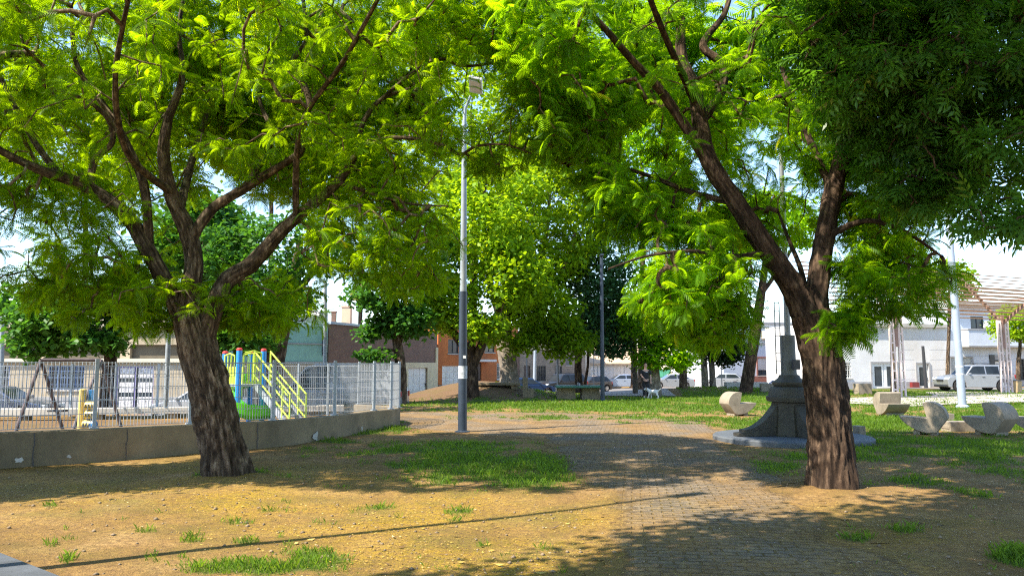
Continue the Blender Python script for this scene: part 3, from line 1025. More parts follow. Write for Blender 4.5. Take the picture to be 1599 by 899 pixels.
# left tipa -----------------------------------------------------------------
YL = 11.7
near_tree('large tipa tree with leaning grey trunk in front of the playground wall', YL,
    [(354, 762, 0, .37), (351, 735, 0, .36), (343, 680, 0, .345), (325, 600, 0, .325), (306, 540, 0, .325), (296, 495, .02, .30)],
    [[(302, 520, 0, .27), (296, 470, 0, .20), (303, 410, .05, .17), (292, 360, .05, .15), (270, 310, 0, .13), (256, 250, -.1, .11), (262, 190, -.1, .085), (285, 120, 0, .06), (280, 40, .1, .04), (300, -60, .2, .025)],
     [(292, 515, 0, .22), (268, 460, -.05, .16), (238, 405, -.2, .14), (195, 335, -.4, .13), (132, 290, -.7, .11), (70, 268, -1.0, .08), (10, 240, -1.3, .06), (-70, 190, -1.7, .035)],
     [(318, 525, 0, .20), (350, 445, .1, .155), (395, 410, .15, .14), (442, 358, .2, .12), (485, 322, .3, .105), (528, 284, .35, .085), (556, 240, .4, .065), (566, 195, .5, .05), (592, 158, .6, .04), (640, 138, .7, .025)],
     [(298, 372, .05, .12), (330, 328, .1, .10), (372, 300, .15, .095), (412, 275, .2, .085), (445, 255, .1, .07), (470, 236, .1, .075), (470, 205, .1, .075), (484, 165, .1, .07), (472, 125, .1, .065), (458, 95, .15, .055), (478, 62, .2, .045), (474, 0, .2, .035), (470, -60, .2, .02)],
     [(233, 394, -.2, .10), (230, 330, -.3, .085), (222, 280, -.3, .08), (192, 215, -.4, .075), (162, 165, -.5, .06), (134, 128, -.6, .05), (116, 85, -.7, .04), (112, 10, -.8, .025)],
     [(140, 293, -.65, .07), (148, 250, -.6, .06), (175, 222, -.6, .05), (168, 185, -.7, .045), (130, 155, -.9, .035), (70, 135, -1.2, .025)],
     [(375, 300, .15, .07), (412, 248, .5, .055), (424, 205, .8, .05), (405, 150, 1.1, .04), (430, 90, 1.4, .03)],
     [(528, 284, .35, .05), (580, 302, .1, .032), (640, 318, -.1, .022), (700, 322, -.3, .015)],
     [(560, 225, .4, .05), (625, 215, .2, .04), (690, 226, 0, .034), (718, 241, -.1, .032), (745, 228, -.2, .026), (790, 226, -.4, .018), (830, 240, -.5, .012)],
     [(590, 160, .6, .04), (650, 110, .5, .035), (690, 92, .4, .03), (720, 103, .3, .03), (770, 98, .2, .025), (830, 80, 0, .018)],
     [(95, 275, -.8, .07), (50, 215, -.6, .05), (0, 120, -.4, .04), (-40, 40, -.2, .03)],
     [(280, 330, .1, .09), (300, 250, 1.0, .07), (330, 150, 1.8, .05), (350, 40, 2.4, .035)],
     [(266, 300, -.05, .08), (200, 240, -1.2, .06), (180, 130, -2.2, .045), (200, 0, -3.0, .03)],
     [(462, 342, .26, .07), (470, 200, -.8, .05), (540, 90, -1.8, .04), (600, -20, -2.6, .025)]],
    [(P(300, 60, YL), (5.0, 4.2, 2.6), 5.0), (P(90, 130, YL - .6), (2.6, 2.6, 1.9), 1.8), (P(620, 130, YL + .2), (2.3, 2.4, 1.9), 1.8),
     (P(85, 370, YL - .4), (1.8, 1.7, 1.0), 1.1), (P(190, 455, YL - .2), (1.35, 1.3, .6), .42), (P(610, 380, YL + .4), (1.45, 1.6, .85), .85),
     (P(420, 470, YL + .8), (1.2, 1.0, .45), .55), (P(300, 480, YL - .1), (.9, .8, .4), .22), (P(770, 225, YL - .1), (.8, 1.0, .45), .25), (P(760, 60, YL), (1.3, 1.5, .9), .5), (P(500, 270, YL + 1), (1.5, 1.4, .6), .5), (P(200, 60, YL + 2.2), (4.2, 2.0, 1.9), 2.2), (P(480, 120, YL + 2.4), (2.6, 1.8, 1.5), 1.2)],
    3700, 11, M_TIPA, M_BARK, 21, keep=.25, rpx=30,
    gaps=[(25, 400, 55, 70, .12), (395, 380, 60, 70, .25), (160, 500, 30, 22, .3), (515, 480, 60, 60, .15), (200, 285, 40, 26, .4), (724, 360, 36, 110, .12), (742, 140, 52, 56, .04), (722, 260, 26, 40, .4)])

# right tipa ----------------------------------------------------------------
YR = 10.5
near_tree('upright tipa tree with forked dark brown trunk beside the monument', YR,
    [(1304, 785, 0, .34), (1301, 755, 0, .33), (1296, 690, 0, .32), (1288, 610, 0, .305), (1280, 545, 0, .30), (1266, 490, 0, .29)],
    [[(1272, 520, 0, .26), (1240, 450, 0, .20), (1200, 392, -.1, .18), (1150, 318, -.2, .16), (1108, 255, -.3, .145), (1095, 205, -.2, .13), (1084, 140, 0, .115), (1064, 90, .2, .095), (1062, 20, .3, .075), (1050, -70, .4, .05)],
     [(1276, 520, 0, .24), (1276, 455, .05, .18), (1284, 392, .1, .17), (1299, 310, .2, .155), (1318, 230, .2, .145), (1321, 180, .3, .13), (1310, 120, .4, .10), (1290, 40, .5, .08), (1270, -60, .6, .05)],
     [(1112, 264, -.3, .10), (1065, 190, -.45, .085), (1030, 140, -.6, .075), (985, 92, -.8, .065), (940, 40, -1.0, .05), (880, -20, -1.2, .035), (820, -60, -1.4, .02)],
     [(1095, 190, -.1, .09), (1126, 142, .2, .08), (1128, 102, .3, .07), (1098, 70, .35, .065), (1132, 20, .4, .05), (1150, -50, .5, .03)],
     [(1320, 185, .3, .08), (1380, 132, .2, .06), (1450, 92, 0, .045), (1540, 40, -.4, .03)],
     [(1200, 395, -.1, .06), (1140, 400, -.4, .04), (1080, 392, -.7, .03), (1010, 400, -.9, .02), (950, 420, -1.0, .012)],
     [(1150, 318, -.2, .06), (1080, 300, .3, .045), (1000, 270, .8, .035), (930, 250, 1.2, .022), (880, 260, 1.5, .014)],
     [(1290, 370, .1, .07), (1350, 345, -.3, .045), (1410, 360, -.5, .03), (1470, 400, -.6, .018)],
     [(1262, 480, 0, .06), (1250, 420, .4, .045), (1230, 370, .7, .03), (1215, 330, .9, .018)],
     [(1090, 170, 0, .07), (1040, 60, -1.2, .05), (1000, -40, -2.2, .03)],
     [(1300, 300, .2, .07), (1240, 160, 1.4, .05), (1200, 40, 2.2, .035)]],
    [(P(1120, 20, YR), (3.4, 3.4, 1.7), 2.7), (P(960, 140, YR + .3), (1.35, 1.8, 1.5), 1.3), (P(1010, 290, YR + .3), (.85, 1.2, .85), .8), (P(1075, 430, YR - .1), (.85, 1.0, .75), .8),
     (P(1110, 500, YR + .2), (.55, .6, .4), .25), (P(1400, 430, YR - .2), (.75, .85, .6), .42), (P(1290, 500, YR - .5), (.55, .3, .28), .14), (P(1375, 350, YR + .3), (.9, .9, .5), .32), (P(1185, 335, YR + 1.9), (.8, .8, .55), .25), (P(880, 60, YR), (1.1, 1.8, 1.0), .7), (P(1220, 220, YR + 1.2), (1.3, 1.0, .9), .45), (P(1400, 280, YR + .6), (1.0, 1.0, .8), .5), (P(1060, 120, 14.0), (2.3, 1.8, 1.1), 1.0), (P(935, 150, 14.0), (1.2, 1.3, .8), .5), (P(960, 100, 14.0), (1.8, 1.4, 1.1), .7), (P(1290, 60, 13.0), (1.8, 1.8, 1.2), .6), (P(1180, 175, 15.4), (1.9, 1.2, 1.0), .55), (P(1330, 200, 15.2), (1.8, 1.2, 1.0), .6), (P(1000, 270, 14.8), (1.1, 1.0, .8), .45)],
    2900, 11, M_TIPA2, M_BARK2, 33, keep=.22, rpx=26,
    gaps=[(1020, 230, 70, 60, .12), (1075, 90, 40, 40, .4), (1195, 250, 60, 55, .4), (1180, 170, 60, 60, .7), (930, 40, 40, 30, .4), (1245, 330, 40, 40, .35), (1230, 110, 50, 60, .5), (745, 140, 60, 60, .04)])

# ash tree standing just outside on the right, its boughs hang into the view ----------
YA = 8.6
def ash_tree():
    bx, by = 8.6, 9.2
    root = thing('ash_tree', 'dark leaved ash tree overhanging the upper right', 'tree', (bx, by, 0))
    J = lambda x, y, z, r: (Vector((x, y, z)), r)
    trunk = [J(bx, by, -.1, .30), J(bx - .05, by, 1.5, .25), J(bx - .1, by - .05, 3.0, .22), J(bx - .2, by, 4.4, .19), J(bx - .2, by + .1, 6.0, .15), J(bx - .3, by, 8.0, .08)]
    limbs = [trunk[2:],
             [J(bx - .1, by, 3.2, .14), J(bx - 1.0, by - .3, 4.2, .11), J(bx - 2.2, by - .5, 4.9, .08), J(bx - 3.4, by - .6, 5.3, .05), J(bx - 4.4, by - .5, 5.6, .03)],
             [J(bx - .15, by, 4.0, .12), J(bx - .8, by + .6, 5.2, .09), J(bx - 1.8, by + 1.0, 6.0, .06), J(bx - 3.0, by + 1.3, 6.6, .035)],
             [J(bx - .1, by, 3.0, .10), J(bx - .9, by - .9, 3.5, .07), J(bx - 1.8, by - 1.6, 3.7, .045), J(bx - 2.4, by - 2.0, 3.6, .025)],
             [J(bx - .2, by, 5.0, .09), J(bx - 1.4, by - .9, 6.2, .06), J(bx - 3.0, by - 1.4, 7.0, .035)]]
    parts = [bark_tube(catmull(trunk, .06), 30, 4.0, .12, .2)]
    Ls = []
    for L in limbs:
        c = catmull(L, .08)
        Ls.append(c)
        if L is not limbs[0]: parts.append(bark_tube(c, 12, 3.0, .08))
    ells = [(P(1480, 90, YA + .3), (1.75, 1.7, 1.1), 2.4), (P(1560, 230, YA), (.95, 1.3, .75), .9), (P(1400, 190, YA + .8), (.75, .9, .6), .55), (P(1560, 340, YA - .6), (.38, .6, .22), .14),
            (P(1330, 20, YA + .6), (1.1, 1.2, .8), 1.0), (P(1640, 0, YA), (1.4, 1.6, 1.4), 1.2), (Vector((bx, by, 6.3)), (2.3, 2.2, 1.9), 1.4), (P(1450, 300, YA + .6), (.5, .5, .3), .2)]
    cl = fill(ells, 960, 77, .3, .485)
    tw, ends = grow(Ls, cl, 5)
    V, F, T = merge(parts + tw)
    np_mesh('trunk', V, F, M_BARK2, root, tone=T, smooth=True)
    V, T = leaves_from_ends(ends, 11, T_ASH, .22, .34, 9, el_mu=-.1, tone_mu=.4)
    np_mesh('crown', V, np.arange(len(V)).reshape(-1, 4), M_ASH, root, tone=T)
ash_tree()

# trees further off: trunk with limbs, crown of leaf clumps ------------------
def blob_leaves(centres, per, rad, lsize, seed, tone_mu, tone_f, flat=.7, hang=0.0):
    """leaf-sized kites clumped around each centre"""
    rg = np.random.default_rng(seed)
    m = len(centres)
    idx = np.repeat(np.arange(m), per)
    k = len(idx)
    d = rg.normal(0, 1, (k, 3)) * np.array([1, 1, flat]) * rad * .55
    pos = centres[idx] + d
    az = rg.random(k) * 6.283
    el = rg.normal(-.25 - hang, .45, k)
    roll = rg.normal(0, .5, k)
    T = [np.array([[0, 0, 0], [.45, .33, .03], [1, 0, -.12], [.45, -.33, .03]]), np.array([[0, 0, 0], [.5, .42, .0], [.95, .05, -.2], [.5, -.36, .05]])]
    ct = fbm(centres[:, 0] * .6, centres[:, 1] * .6, centres[:, 2] * .6)
    tone = np.clip(tone_mu + (ct[idx] - .5) * tone_f + rg.normal(0, .14, k), 0, 1)
    return place(T, pos, az, el, roll, lsize * (.7 + .6 * rg.random(k)), tone, rg)

def mid_tree(name, label, trunk, limbs, ells, n, per, rad, lsize, m_leaf, m_bark, seed, group=None, tone_mu=.45, tone_f=.9, shell=.6, gap=.50, flat=.6, hang=0., fr=.62, ridge=.09, zmin=1.6):
    b = trunk[0][0]
    root = thing(name, label, 'tree', (b.x, b.y, gz(b.x, b.y)), 0, group)
    parts = [bark_tube(catmull(trunk, .12), 18, seed, ridge, .15)]
    Ls = [catmull(trunk, .3)[len(trunk):]]
    for L in limbs:
        c = catmull(L, .25)
        Ls.append(c)
        parts.append(bark_tube(c, 10, seed + 1, .05))
    cl = fill(ells, n, seed, shell, gap, fr=fr, zmin=zmin)
    tw, ends = grow(Ls, cl[::6], seed)
    V, F, T = merge(parts + tw)
    np_mesh('trunk', V, F, m_bark, root, tone=T, smooth=True)
    V, T = blob_leaves(cl, per, rad, lsize, seed, tone_mu, tone_f, flat, hang)
    np_mesh('crown', V, np.arange(len(V)).reshape(-1, 4), m_leaf, root, tone=T)
    return root

def tp(px, py, Y, r): return (P(px, py, Y), r)

M_LIME = leaf_mat('lime_leaves', (0.06, 0.15, 0.006), (0.21, 0.36, 0.016), (0.52, 0.74, 0.01), .48)
M_MAPLE = leaf_mat('maple_leaves', (0.018, 0.07, 0.012), (0.055, 0.16, 0.024), (0.14, 0.36, 0.02), .38)
M_BLUEG = leaf_mat('bluish_leaves', (0.025, 0.075, 0.03), (0.07, 0.165, 0.06), (0.10, 0.24, 0.05), .3)
M_PINE = leaf_mat('pine_needles', (0.012, 0.03, 0.012), (0.03, 0.06, 0.02), (0.04, 0.07, 0.02), .2)

mid_tree('shade_tree', 'tall lime green tree with dark forked trunk behind the lamp post',
    [tp(738, 640, 36, .36), tp(736, 600, 36, .33), tp(735, 575, 36, .32), tp(728, 545, 36, .26), tp(700, 505, 35.5, .18), tp(690, 440, 35, .1)],
    [[tp(738, 570, 36, .25), tp(752, 540, 36, .22), tp(768, 505, 36, .17), tp(800, 440, 36, .1), tp(820, 350, 36, .06)], [tp(735, 560, 36, .2), tp(740, 480, 36.5, .14), tp(745, 380, 37, .09), tp(760, 280, 37, .05)]],
    [(P(760, 330, 36), (2.6, 3.0, 3.2), 3), (P(700, 460, 35), (1.4, 1.5, 1.1), .9), (P(740, 510, 34.5), (1.3, 1.0, .55), .4), (P(680, 500, 35), (.8, .9, .5), .25), (P(800, 430, 35), (1.6, 1.6, 1.4), 1.0)],
    620, 34, .55, .24, M_LIME, M_BARK2, 41, tone_mu=.5)
mid_tree('shade_tree', 'broad green tree with pale thick trunk beside the concrete slab table',
    [tp(797, 612, 39.5, .62), tp(795, 590, 39.5, .52), tp(793, 560, 39.5, .48), tp(788, 530, 39.5, .4), tp(790, 480, 39.5, .25), tp(800, 380, 40, .12)],
    [[tp(795, 550, 39.5, .3), tp(830, 500, 40, .22), tp(870, 440, 40, .14), tp(900, 360, 40, .07)], [tp(790, 520, 39.5, .25), tp(770, 460, 39, .15), tp(760, 380, 38.5, .07)], [tp(800, 500, 39.5, .2), tp(850, 380, 41, .12), tp(860, 260, 41, .06)]],
    [(P(850, 330, 39.5), (3.6, 3.4, 4.0), 4.5), (P(840, 480, 38.5), (2.1, 2.0, 1.6), 1.5), (P(800, 530, 38), (1.0, .9, .5), .35), (P(880, 530, 39), (1.4, 1.3, .8), .6), (P(900, 220, 40), (2.5, 2.5, 2.2), 1.6)],
    900, 36, .62, .25, M_LIME, M_BARK3, 43, tone_mu=.30, tone_f=1.5)
mid_tree('shade_tree', 'bluish green tree between the broad green tree and the park lamp',
    [tp(905, 613, 42, .22), tp(903, 560, 42, .2), tp(912, 500, 42, .14), tp(918, 420, 42, .07)],
    [[tp(905, 540, 42, .12), tp(940, 480, 42, .08), tp(950, 430, 42, .04)]],
    [(P(930, 430, 41.5), (1.9, 2.0, 2.4), 2.0), (P(915, 510, 41.5), (1.9, 1.6, 1.2), 1.0), (P(960, 540, 41.5), (.9, .8, .6), .25)],
    380, 32, .5, .22, M_BLUEG, M_BARK2, 47)
mid_tree('leaning_tree', 'tree with dark leaning trunk behind the playground slide',
    [tp(418, 640, 27, .42), tp(424, 590, 27, .38), tp(434, 540, 27, .34), tp(446, 490, 27, .3), tp(458, 440, 27, .2), tp(470, 370, 27, .1)],
    [[tp(440, 510, 27, .2), tp(400, 470, 26.5, .13), tp(370, 420, 26, .06)], [tp(450, 470, 27, .16), tp(500, 410, 27.5, .1), tp(530, 360, 28, .05)]],
    [(P(400, 470, 26.3), (1.9, 1.6, 1.0), 1.2), (P(380, 520, 26), (1.3, 1.0, .55), .6), (P(440, 390, 27), (2.2, 2.0, 1.2), 1.0), (P(350, 390, 26.5), (1.0, 1.0, 1.0), .4)],
    330, 32, .42, .2, M_MAPLE, M_BARK, 53, gap=.5)
mid_tree('street_tree', 'dark broad leaved street tree with slim trunk behind the mesh end panel',
    [tp(626, 632, 33, .26), tp(626, 590, 33, .24), tp(622, 545, 33, .22), tp(612, 500, 33, .16), tp(604, 440, 33, .09)],
    [[tp(622, 540, 33, .12), tp(640, 490, 33.3, .09), tp(660, 440, 33.5, .04)], [tp(618, 520, 33, .1), tp(580, 480, 32.7, .06), tp(560, 450, 32.5, .03)], [tp(622, 548, 33, .07), tp(600, 545, 32.8, .05), tp(580, 550, 32.6, .03)]],
    [(P(600, 460, 33), (1.5, 1.5, 1.0), 1.2), (P(630, 500, 33), (1.2, 1.2, .7), .8), (P(590, 552, 32.6), (.6, .4, .25), .13), (P(570, 510, 32.7), (.7, .6, .45), .3), (P(640, 390, 34.5), (2.2, 2.2, 1.5), 1.3)],
    330, 30, .42, .22, M_MAPLE, M_BARK, 59, gap=.53)
mid_tree('maple_tree', 'dark maple like tree hanging over the swings at the far left',
    [tp(166, 640, 25, .22), tp(168, 590, 25, .2), tp(172, 560, 25, .19), tp(170, 510, 25, .13), tp(160, 440, 25, .07)],
    [[tp(172, 540, 25, .1), tp(110, 500, 25, .07), tp(60, 480, 25, .04)], [tp(170, 530, 25, .1), tp(210, 490, 25, .06), tp(230, 450, 25, .03)]],
    [(P(110, 490, 24.5), (1.7, 1.4, 1.0), 1.5), (P(60, 530, 24.5), (.9, .8, .55), .5), (P(190, 470, 24.8), (1.2, 1.2, .8), .9), (P(150, 535, 24.3), (1.0, .8, .35), .4), (P(20, 470, 25), (.8, .8, .6), .3)],
    330, 30, .36, .21, M_MAPLE, M_BARK2, 61, gap=.46)
mid_tree('shade_tree', 'green tree with straight grey trunk right behind the walking person',
    [tp(1021, 622, 40.5, .46), tp(1020, 600, 40.5, .40), tp(1019, 575, 40.5, .37), tp(1022, 540, 40.5, .3), tp(1030, 480, 40.5, .15)],
    [[tp(1020, 555, 40.5, .2), tp(1050, 510, 40.5, .12), tp(1080, 470, 40.5, .06)], [tp(1020, 550, 40.5, .18), tp(990, 500, 40.5, .1), tp(985, 450, 40, .05)]],
    [(P(1030, 500, 40), (2.0, 1.8, 1.5), 1.7), (P(1035, 560, 39.6), (1.5, 1.0, .6), .6), (P(1060, 440, 40), (2.2, 2.0, 1.5), 1.3)],
    420, 32, .48, .22, M_TIPA2, M_BARK3, 67, tone_mu=.55, gap=.44)
mid_tree('young_tree', 'slim straight brown trunked tree left of the twin trunks',
    [tp(1067, 612, 46, .26), tp(1067, 580, 46, .22), tp(1067, 545, 46, .2), tp(1066, 500, 46, .14), tp(1070, 440, 46, .07)], [[tp(1067, 530, 46, .1), tp(1090, 480, 46, .05)]],
    [(P(1075, 470, 46), (2.0, 2.0, 1.5), 1)], 220, 30, .5, .24, M_TIPA2, M_BARK, 71, tone_mu=.6)
mid_tree('pine_tree', 'dark pine like tree with two grey trunks side by side on the green mound',
    [tp(1101, 613, 47, .22), tp(1100, 580, 47, .2), tp(1098, 545, 47, .18), tp(1096, 490, 47, .1), tp(1096, 440, 47, .04)],
    [[tp(1114, 613, 47, .2), tp(1112, 580, 47, .19), tp(1111, 545, 47, .17), tp(1116, 490, 47, .1), tp(1120, 450, 47, .05)]],
    [(P(1130, 545, 47), (1.4, 1.2, .9), .9), (P(1090, 520, 47), (1.6, 1.4, 1.0), 1.0), (P(1140, 580, 47), (.6, .5, .35), .15)],
    240, 34, .45, .2, M_PINE, M_BARK3, 73, gap=.47)
mid_tree('cypress_tree', 'dark bare branched conifer between the tall lamp and the person',
    [tp(990, 606, 47, .2), tp(990, 560, 47, .18), tp(988, 500, 47, .13), tp(992, 440, 47, .06)],
    [[tp(989, 530, 47, .07), tp(965, 505, 47, .05), tp(945, 495, 47, .03)], [tp(989, 510, 47, .07), tp(1010, 480, 47, .05), tp(1025, 470, 47, .03)]],
    [(P(985, 500, 47), (1.4, 1.2, 1.4), 1)], 130, 28, .5, .2, M_PINE, M_BARK2, 79, gap=.52)
mid_tree('leaning_tree', 'bare brown trunk leaning right in front of the white house with red base',
    [tp(1162, 622, 42, .40), tp(1166, 600, 42, .36), tp(1172, 560, 42, .33), tp(1180, 515, 42, .3), tp(1190, 450, 42, .22), tp(1200, 370, 42, .12)],
    [[tp(1182, 500, 42, .15), tp(1150, 440, 42, .1), tp(1130, 380, 42, .05)], [tp(1188, 460, 42, .14), tp(1230, 400, 42, .09), tp(1250, 350, 42, .04)]],
    [(P(1190, 350, 42), (3.0, 2.6, 1.8), 1.6), (P(1130, 400, 42), (1.5, 1.5, 1.1), .6)], 330, 30, .55, .24, M_TIPA2, M_BARK2, 83, gap=.5)
mid_tree('sapling', 'thin curved sapling with small leaves behind the green table',
    [tp(909, 618, 44, .1), tp(914, 595, 44, .09), tp(918, 570, 44, .08), tp(919, 548, 44, .075), tp(928, 536, 44, .05), tp(934, 520, 44, .03)],
    [[tp(919, 552, 44, .05), tp(908, 530, 44, .03)]],
    [(P(925, 505, 44), (1.2, 1.0, .7), 1)], 90, 26, .4, .18, M_BLUEG, M_BARK2, 89)
for k, (px, pyc, Y, rx, rz, lab) in enumerate([
        (1395, 410, 47, 2.0, 2.0, 'bright green street tree behind the left pergola column'),
        (1480, 440, 56, 1.7, 1.6, 'bright green street tree behind the tall white pole'),
        (1590, 505, 54, 1.8, 1.2, 'bright green street tree at the right edge behind the pergola')]):
    yb = 569 + (1.7 - gz((px - 800) / F_PX * Y, Y)) * F_PX / Y
    mid_tree('street_tree', lab, [tp(px, yb, Y, .16), tp(px, yb - 40, Y, .14), tp(px + 3, pyc + 30, Y, .1), tp(px, pyc - 30, Y, .04)], [],
        [(P(px, pyc, Y), (rx, rx, rz), 1)], 150, 28, .45, .24, M_LIME, M_BARK, 91 + k, tone_mu=.6, gap=.5)
# green backdrop: three more park trees whose crowns close the view behind the left tree
for k, (px, pyc, Y, rx, rz, mm, lab) in enumerate([
        (560, 330, 64, 5.4, 5.1, M_LIME, 'light green tree crown behind the left tipa above the brick building'),
        (735, 195, 44, 4.6, 5.2, M_LIME, 'tall light green tree rising behind the lamp head'),
        (1000, 260, 52, 3.2, 4.0, M_TIPA2, 'tall green tree far behind the right tipa'),
        (130, 215, 58, 7.5, 4.6, M_LIME, 'light green tree far behind the tan house at the upper left'),
        (420, 190, 62, 7.0, 5.0, M_LIME, 'light green tree far behind the teal workshop'),
        (315, 375, 30, 1.9, 1.7, M_MAPLE, 'dark green tree behind the fork of the left tipa')]):
    x = (px - 800) / F_PX * Y
    yb = 569 + (1.7 - gz(x, Y)) * F_PX / Y
    mid_tree('park_tree', lab, [tp(px, yb, Y, .26), tp(px + 2, 540, Y, .22), tp(px + 4, pyc + 60, Y, .16), tp(px, pyc - 20, Y, .08)], [[tp(px + 3, pyc + 70, Y, .1), tp(px + 40, pyc, Y, .05)], [tp(px + 3, pyc + 60, Y, .1), tp(px - 40, pyc - 10, Y, .05)]],
        [(P(px, pyc, Y), (rx, rx, rz), 1)], (600 if rx > 6 else 420) if rx > 2 else 260, 30, .6 if rx < 6 else .8, .28 if rx < 6 else .36, mm, M_BARK, 101 + k, tone_mu=.5, gap=.47)
# trees behind and left of the viewer; they stand in the same park and shade the foreground
def outside_tree(label, x, y, h, ells, seed, n=420):
    mid_tree('park_tree', label, [(Vector((x, y, -.1)), .3), (Vector((x + .1, y, 2)), .25), (Vector((x, y + .1, h * .6)), .2), (Vector((x, y, h)), .08)],
        [[(Vector((x, y, 2.6)), .14), (Vector((e[0].x * .6 + x * .4, e[0].y * .6 + y * .4, e[0].z - .4)), .09), (e[0], .04)] for e in ells], ells, n, 60, .6, .17, M_TIPA, M_BARK, seed, gap=.40, shell=.2)
outside_tree('tall park tree standing behind the viewpoint', -4.5, -3.0, 9,
    [(Vector((-5.0, 1.2, 7.4)), (2.4, 2.2, 1.2), 1.3), (Vector((-2.4, 3.4, 7.7)), (2.4, 2.0, 1.2), 1.4), (Vector((1.0, 5.0, 8.0)), (2.5, 1.9, 1.2), 1.4), (Vector((3.6, 5.8, 8.4)), (2.3, 1.7, 1.0), 1.1)], 131, 760)
outside_tree('park tree standing left of the view beside the playground wall', -13.8, 6.8, 8,
    [(Vector((-12.4, 8.6, 6.2)), (2.8, 1.5, 1.4), 1.3), (Vector((-9.9, 9.3, 6.6)), (1.6, 1.1, .9), .5)], 137, 420)

# ------------------------------------------------------------------ buildings round the square
class Front:
    """a house front from A to B (left to right as seen); s along the wall, d out of the wall towards the park"""
    def __init__(s, ax, ad, bx, bd, ztop, z0=None, depth=9.0):
        s.A = Vector(((ax - 799.5) / F_PX * ad, ad, 0))
        s.B = Vector(((bx - 799.5) / F_PX * bd, bd, 0))
        s.L = (s.B - s.A).length
        s.u = (s.B - s.A).normalized()
        s.n = Vector((s.u.y, -s.u.x, 0))
        s.z0 = -1.0 if z0 is None else z0
        s.z1 = ztop
        s.depth = depth
    def p(s, a, d, z):
        q = s.A + s.u * a + s.n * d
        return Vector((q.x, q.y, z))
    def at(s, px, py):
        """(s, z) on the wall of a photo pixel"""
        k = (px - 799.5) / F_PX
        # solve A + u*t : x = k*y
        t = (k * s.A.y - s.A.x) / (s.u.x - k * s.u.y)
        Y = s.A.y + s.u.y * t
        return t, P(px, py, Y).z
    def box(s, mb, a0, a1, z0, z1, d0, d1):
        vs = [s.p(a, d, z) for z in (z0, z1) for a, d in ((a0, d1), (a1, d1), (a1, d0), (a0, d0))]
        return mb.add(vs, [(3, 2, 1, 0), (4, 5, 6, 7), (0, 1, 5, 4), (1, 2, 6, 5), (2, 3, 7, 6), (3, 0, 4, 7)])
    def wall(s, mb, openings, rec=0.16):
        """front skin with real recessed openings, sides, back and top"""
        S = sorted({0.0, s.L} | {o[0] for o in openings} | {o[1] for o in openings})
        Z = sorted({s.z0, s.z1} | {o[2] for o in openings} | {o[3] for o in openings})
        for i in range(len(S) - 1):
            for j in range(len(Z) - 1):
                cs_, cz = (S[i] + S[i + 1]) / 2, (Z[j] + Z[j + 1]) / 2
                hole = any(o[0] < cs_ < o[1] and o[2] < cz < o[3] for o in openings)
                if not hole:
                    mb.quad(s.p(S[i], 0, Z[j]), s.p(S[i + 1], 0, Z[j]), s.p(S[i + 1], 0, Z[j + 1]), s.p(S[i], 0, Z[j + 1]))
        for a0, a1, z0, z1 in openings:
            r = -rec
            mb.quad(s.p(a0, 0, z0), s.p(a1, 0, z0), s.p(a1, r, z0), s.p(a0, r, z0))
            mb.quad(s.p(a0, 0, z1), s.p(a0, r, z1), s.p(a1, r, z1), s.p(a1, 0, z1))
            mb.quad(s.p(a0, 0, z0), s.p(a0, r, z0), s.p(a0, r, z1), s.p(a0, 0, z1))
            mb.quad(s.p(a1, 0, z0), s.p(a1, 0, z1), s.p(a1, r, z1), s.p(a1, r, z0))
            mb.quad(s.p(a0, r, z0), s.p(a1, r, z0), s.p(a1, r, z1), s.p(a0, r, z1))
        D = -s.depth
        mb.quad(s.p(0, 0, s.z0), s.p(0, 0, s.z1), s.p(0, D, s.z1), s.p(0, D, s.z0))
        mb.quad(s.p(s.L, 0, s.z0), s.p(s.L, D, s.z0), s.p(s.L, D, s.z1), s.p(s.L, 0, s.z1))
        mb.quad(s.p(0, D, s.z0), s.p(0, D, s.z1), s.p(s.L, D, s.z1), s.p(s.L, D, s.z0))
        mb.quad(s.p(0, 0, s.z1), s.p(s.L, 0, s.z1), s.p(s.L, D, s.z1), s.p(0, D, s.z1))
        return mb

M_GLASS = glass_mat('dark_glass')
M_FRAMEW = plain('white_frame', (0.70, 0.70, 0.68), 0.5, 0.06, 2.0)
M_FRAMED = plain('dark_frame', (0.03, 0.03, 0.035), 0.45, 0.2, 2.0)
M_WOODD = plain('dark_wood', (0.045, 0.022, 0.015), 0.55, 0.3, 6.0)
M_WOODO = plain('orange_wood', (0.50, 0.20, 0.03), 0.5, 0.2, 4.0)
M_WHITE = plain('white_paint', (0.60, 0.60, 0.61), 0.75, 0.08, 0.8, grime=(0.5, 0.46, 0.42))
M_GARAGE = plain('garage_white', (0.70, 0.68, 0.66), 0.6, 0.08, 1.5, grime=(0.5, 0.47, 0.43))
M_BLUEF = plain('blue_frame', (0.10, 0.16, 0.30), 0.5, 0.15, 3.0)

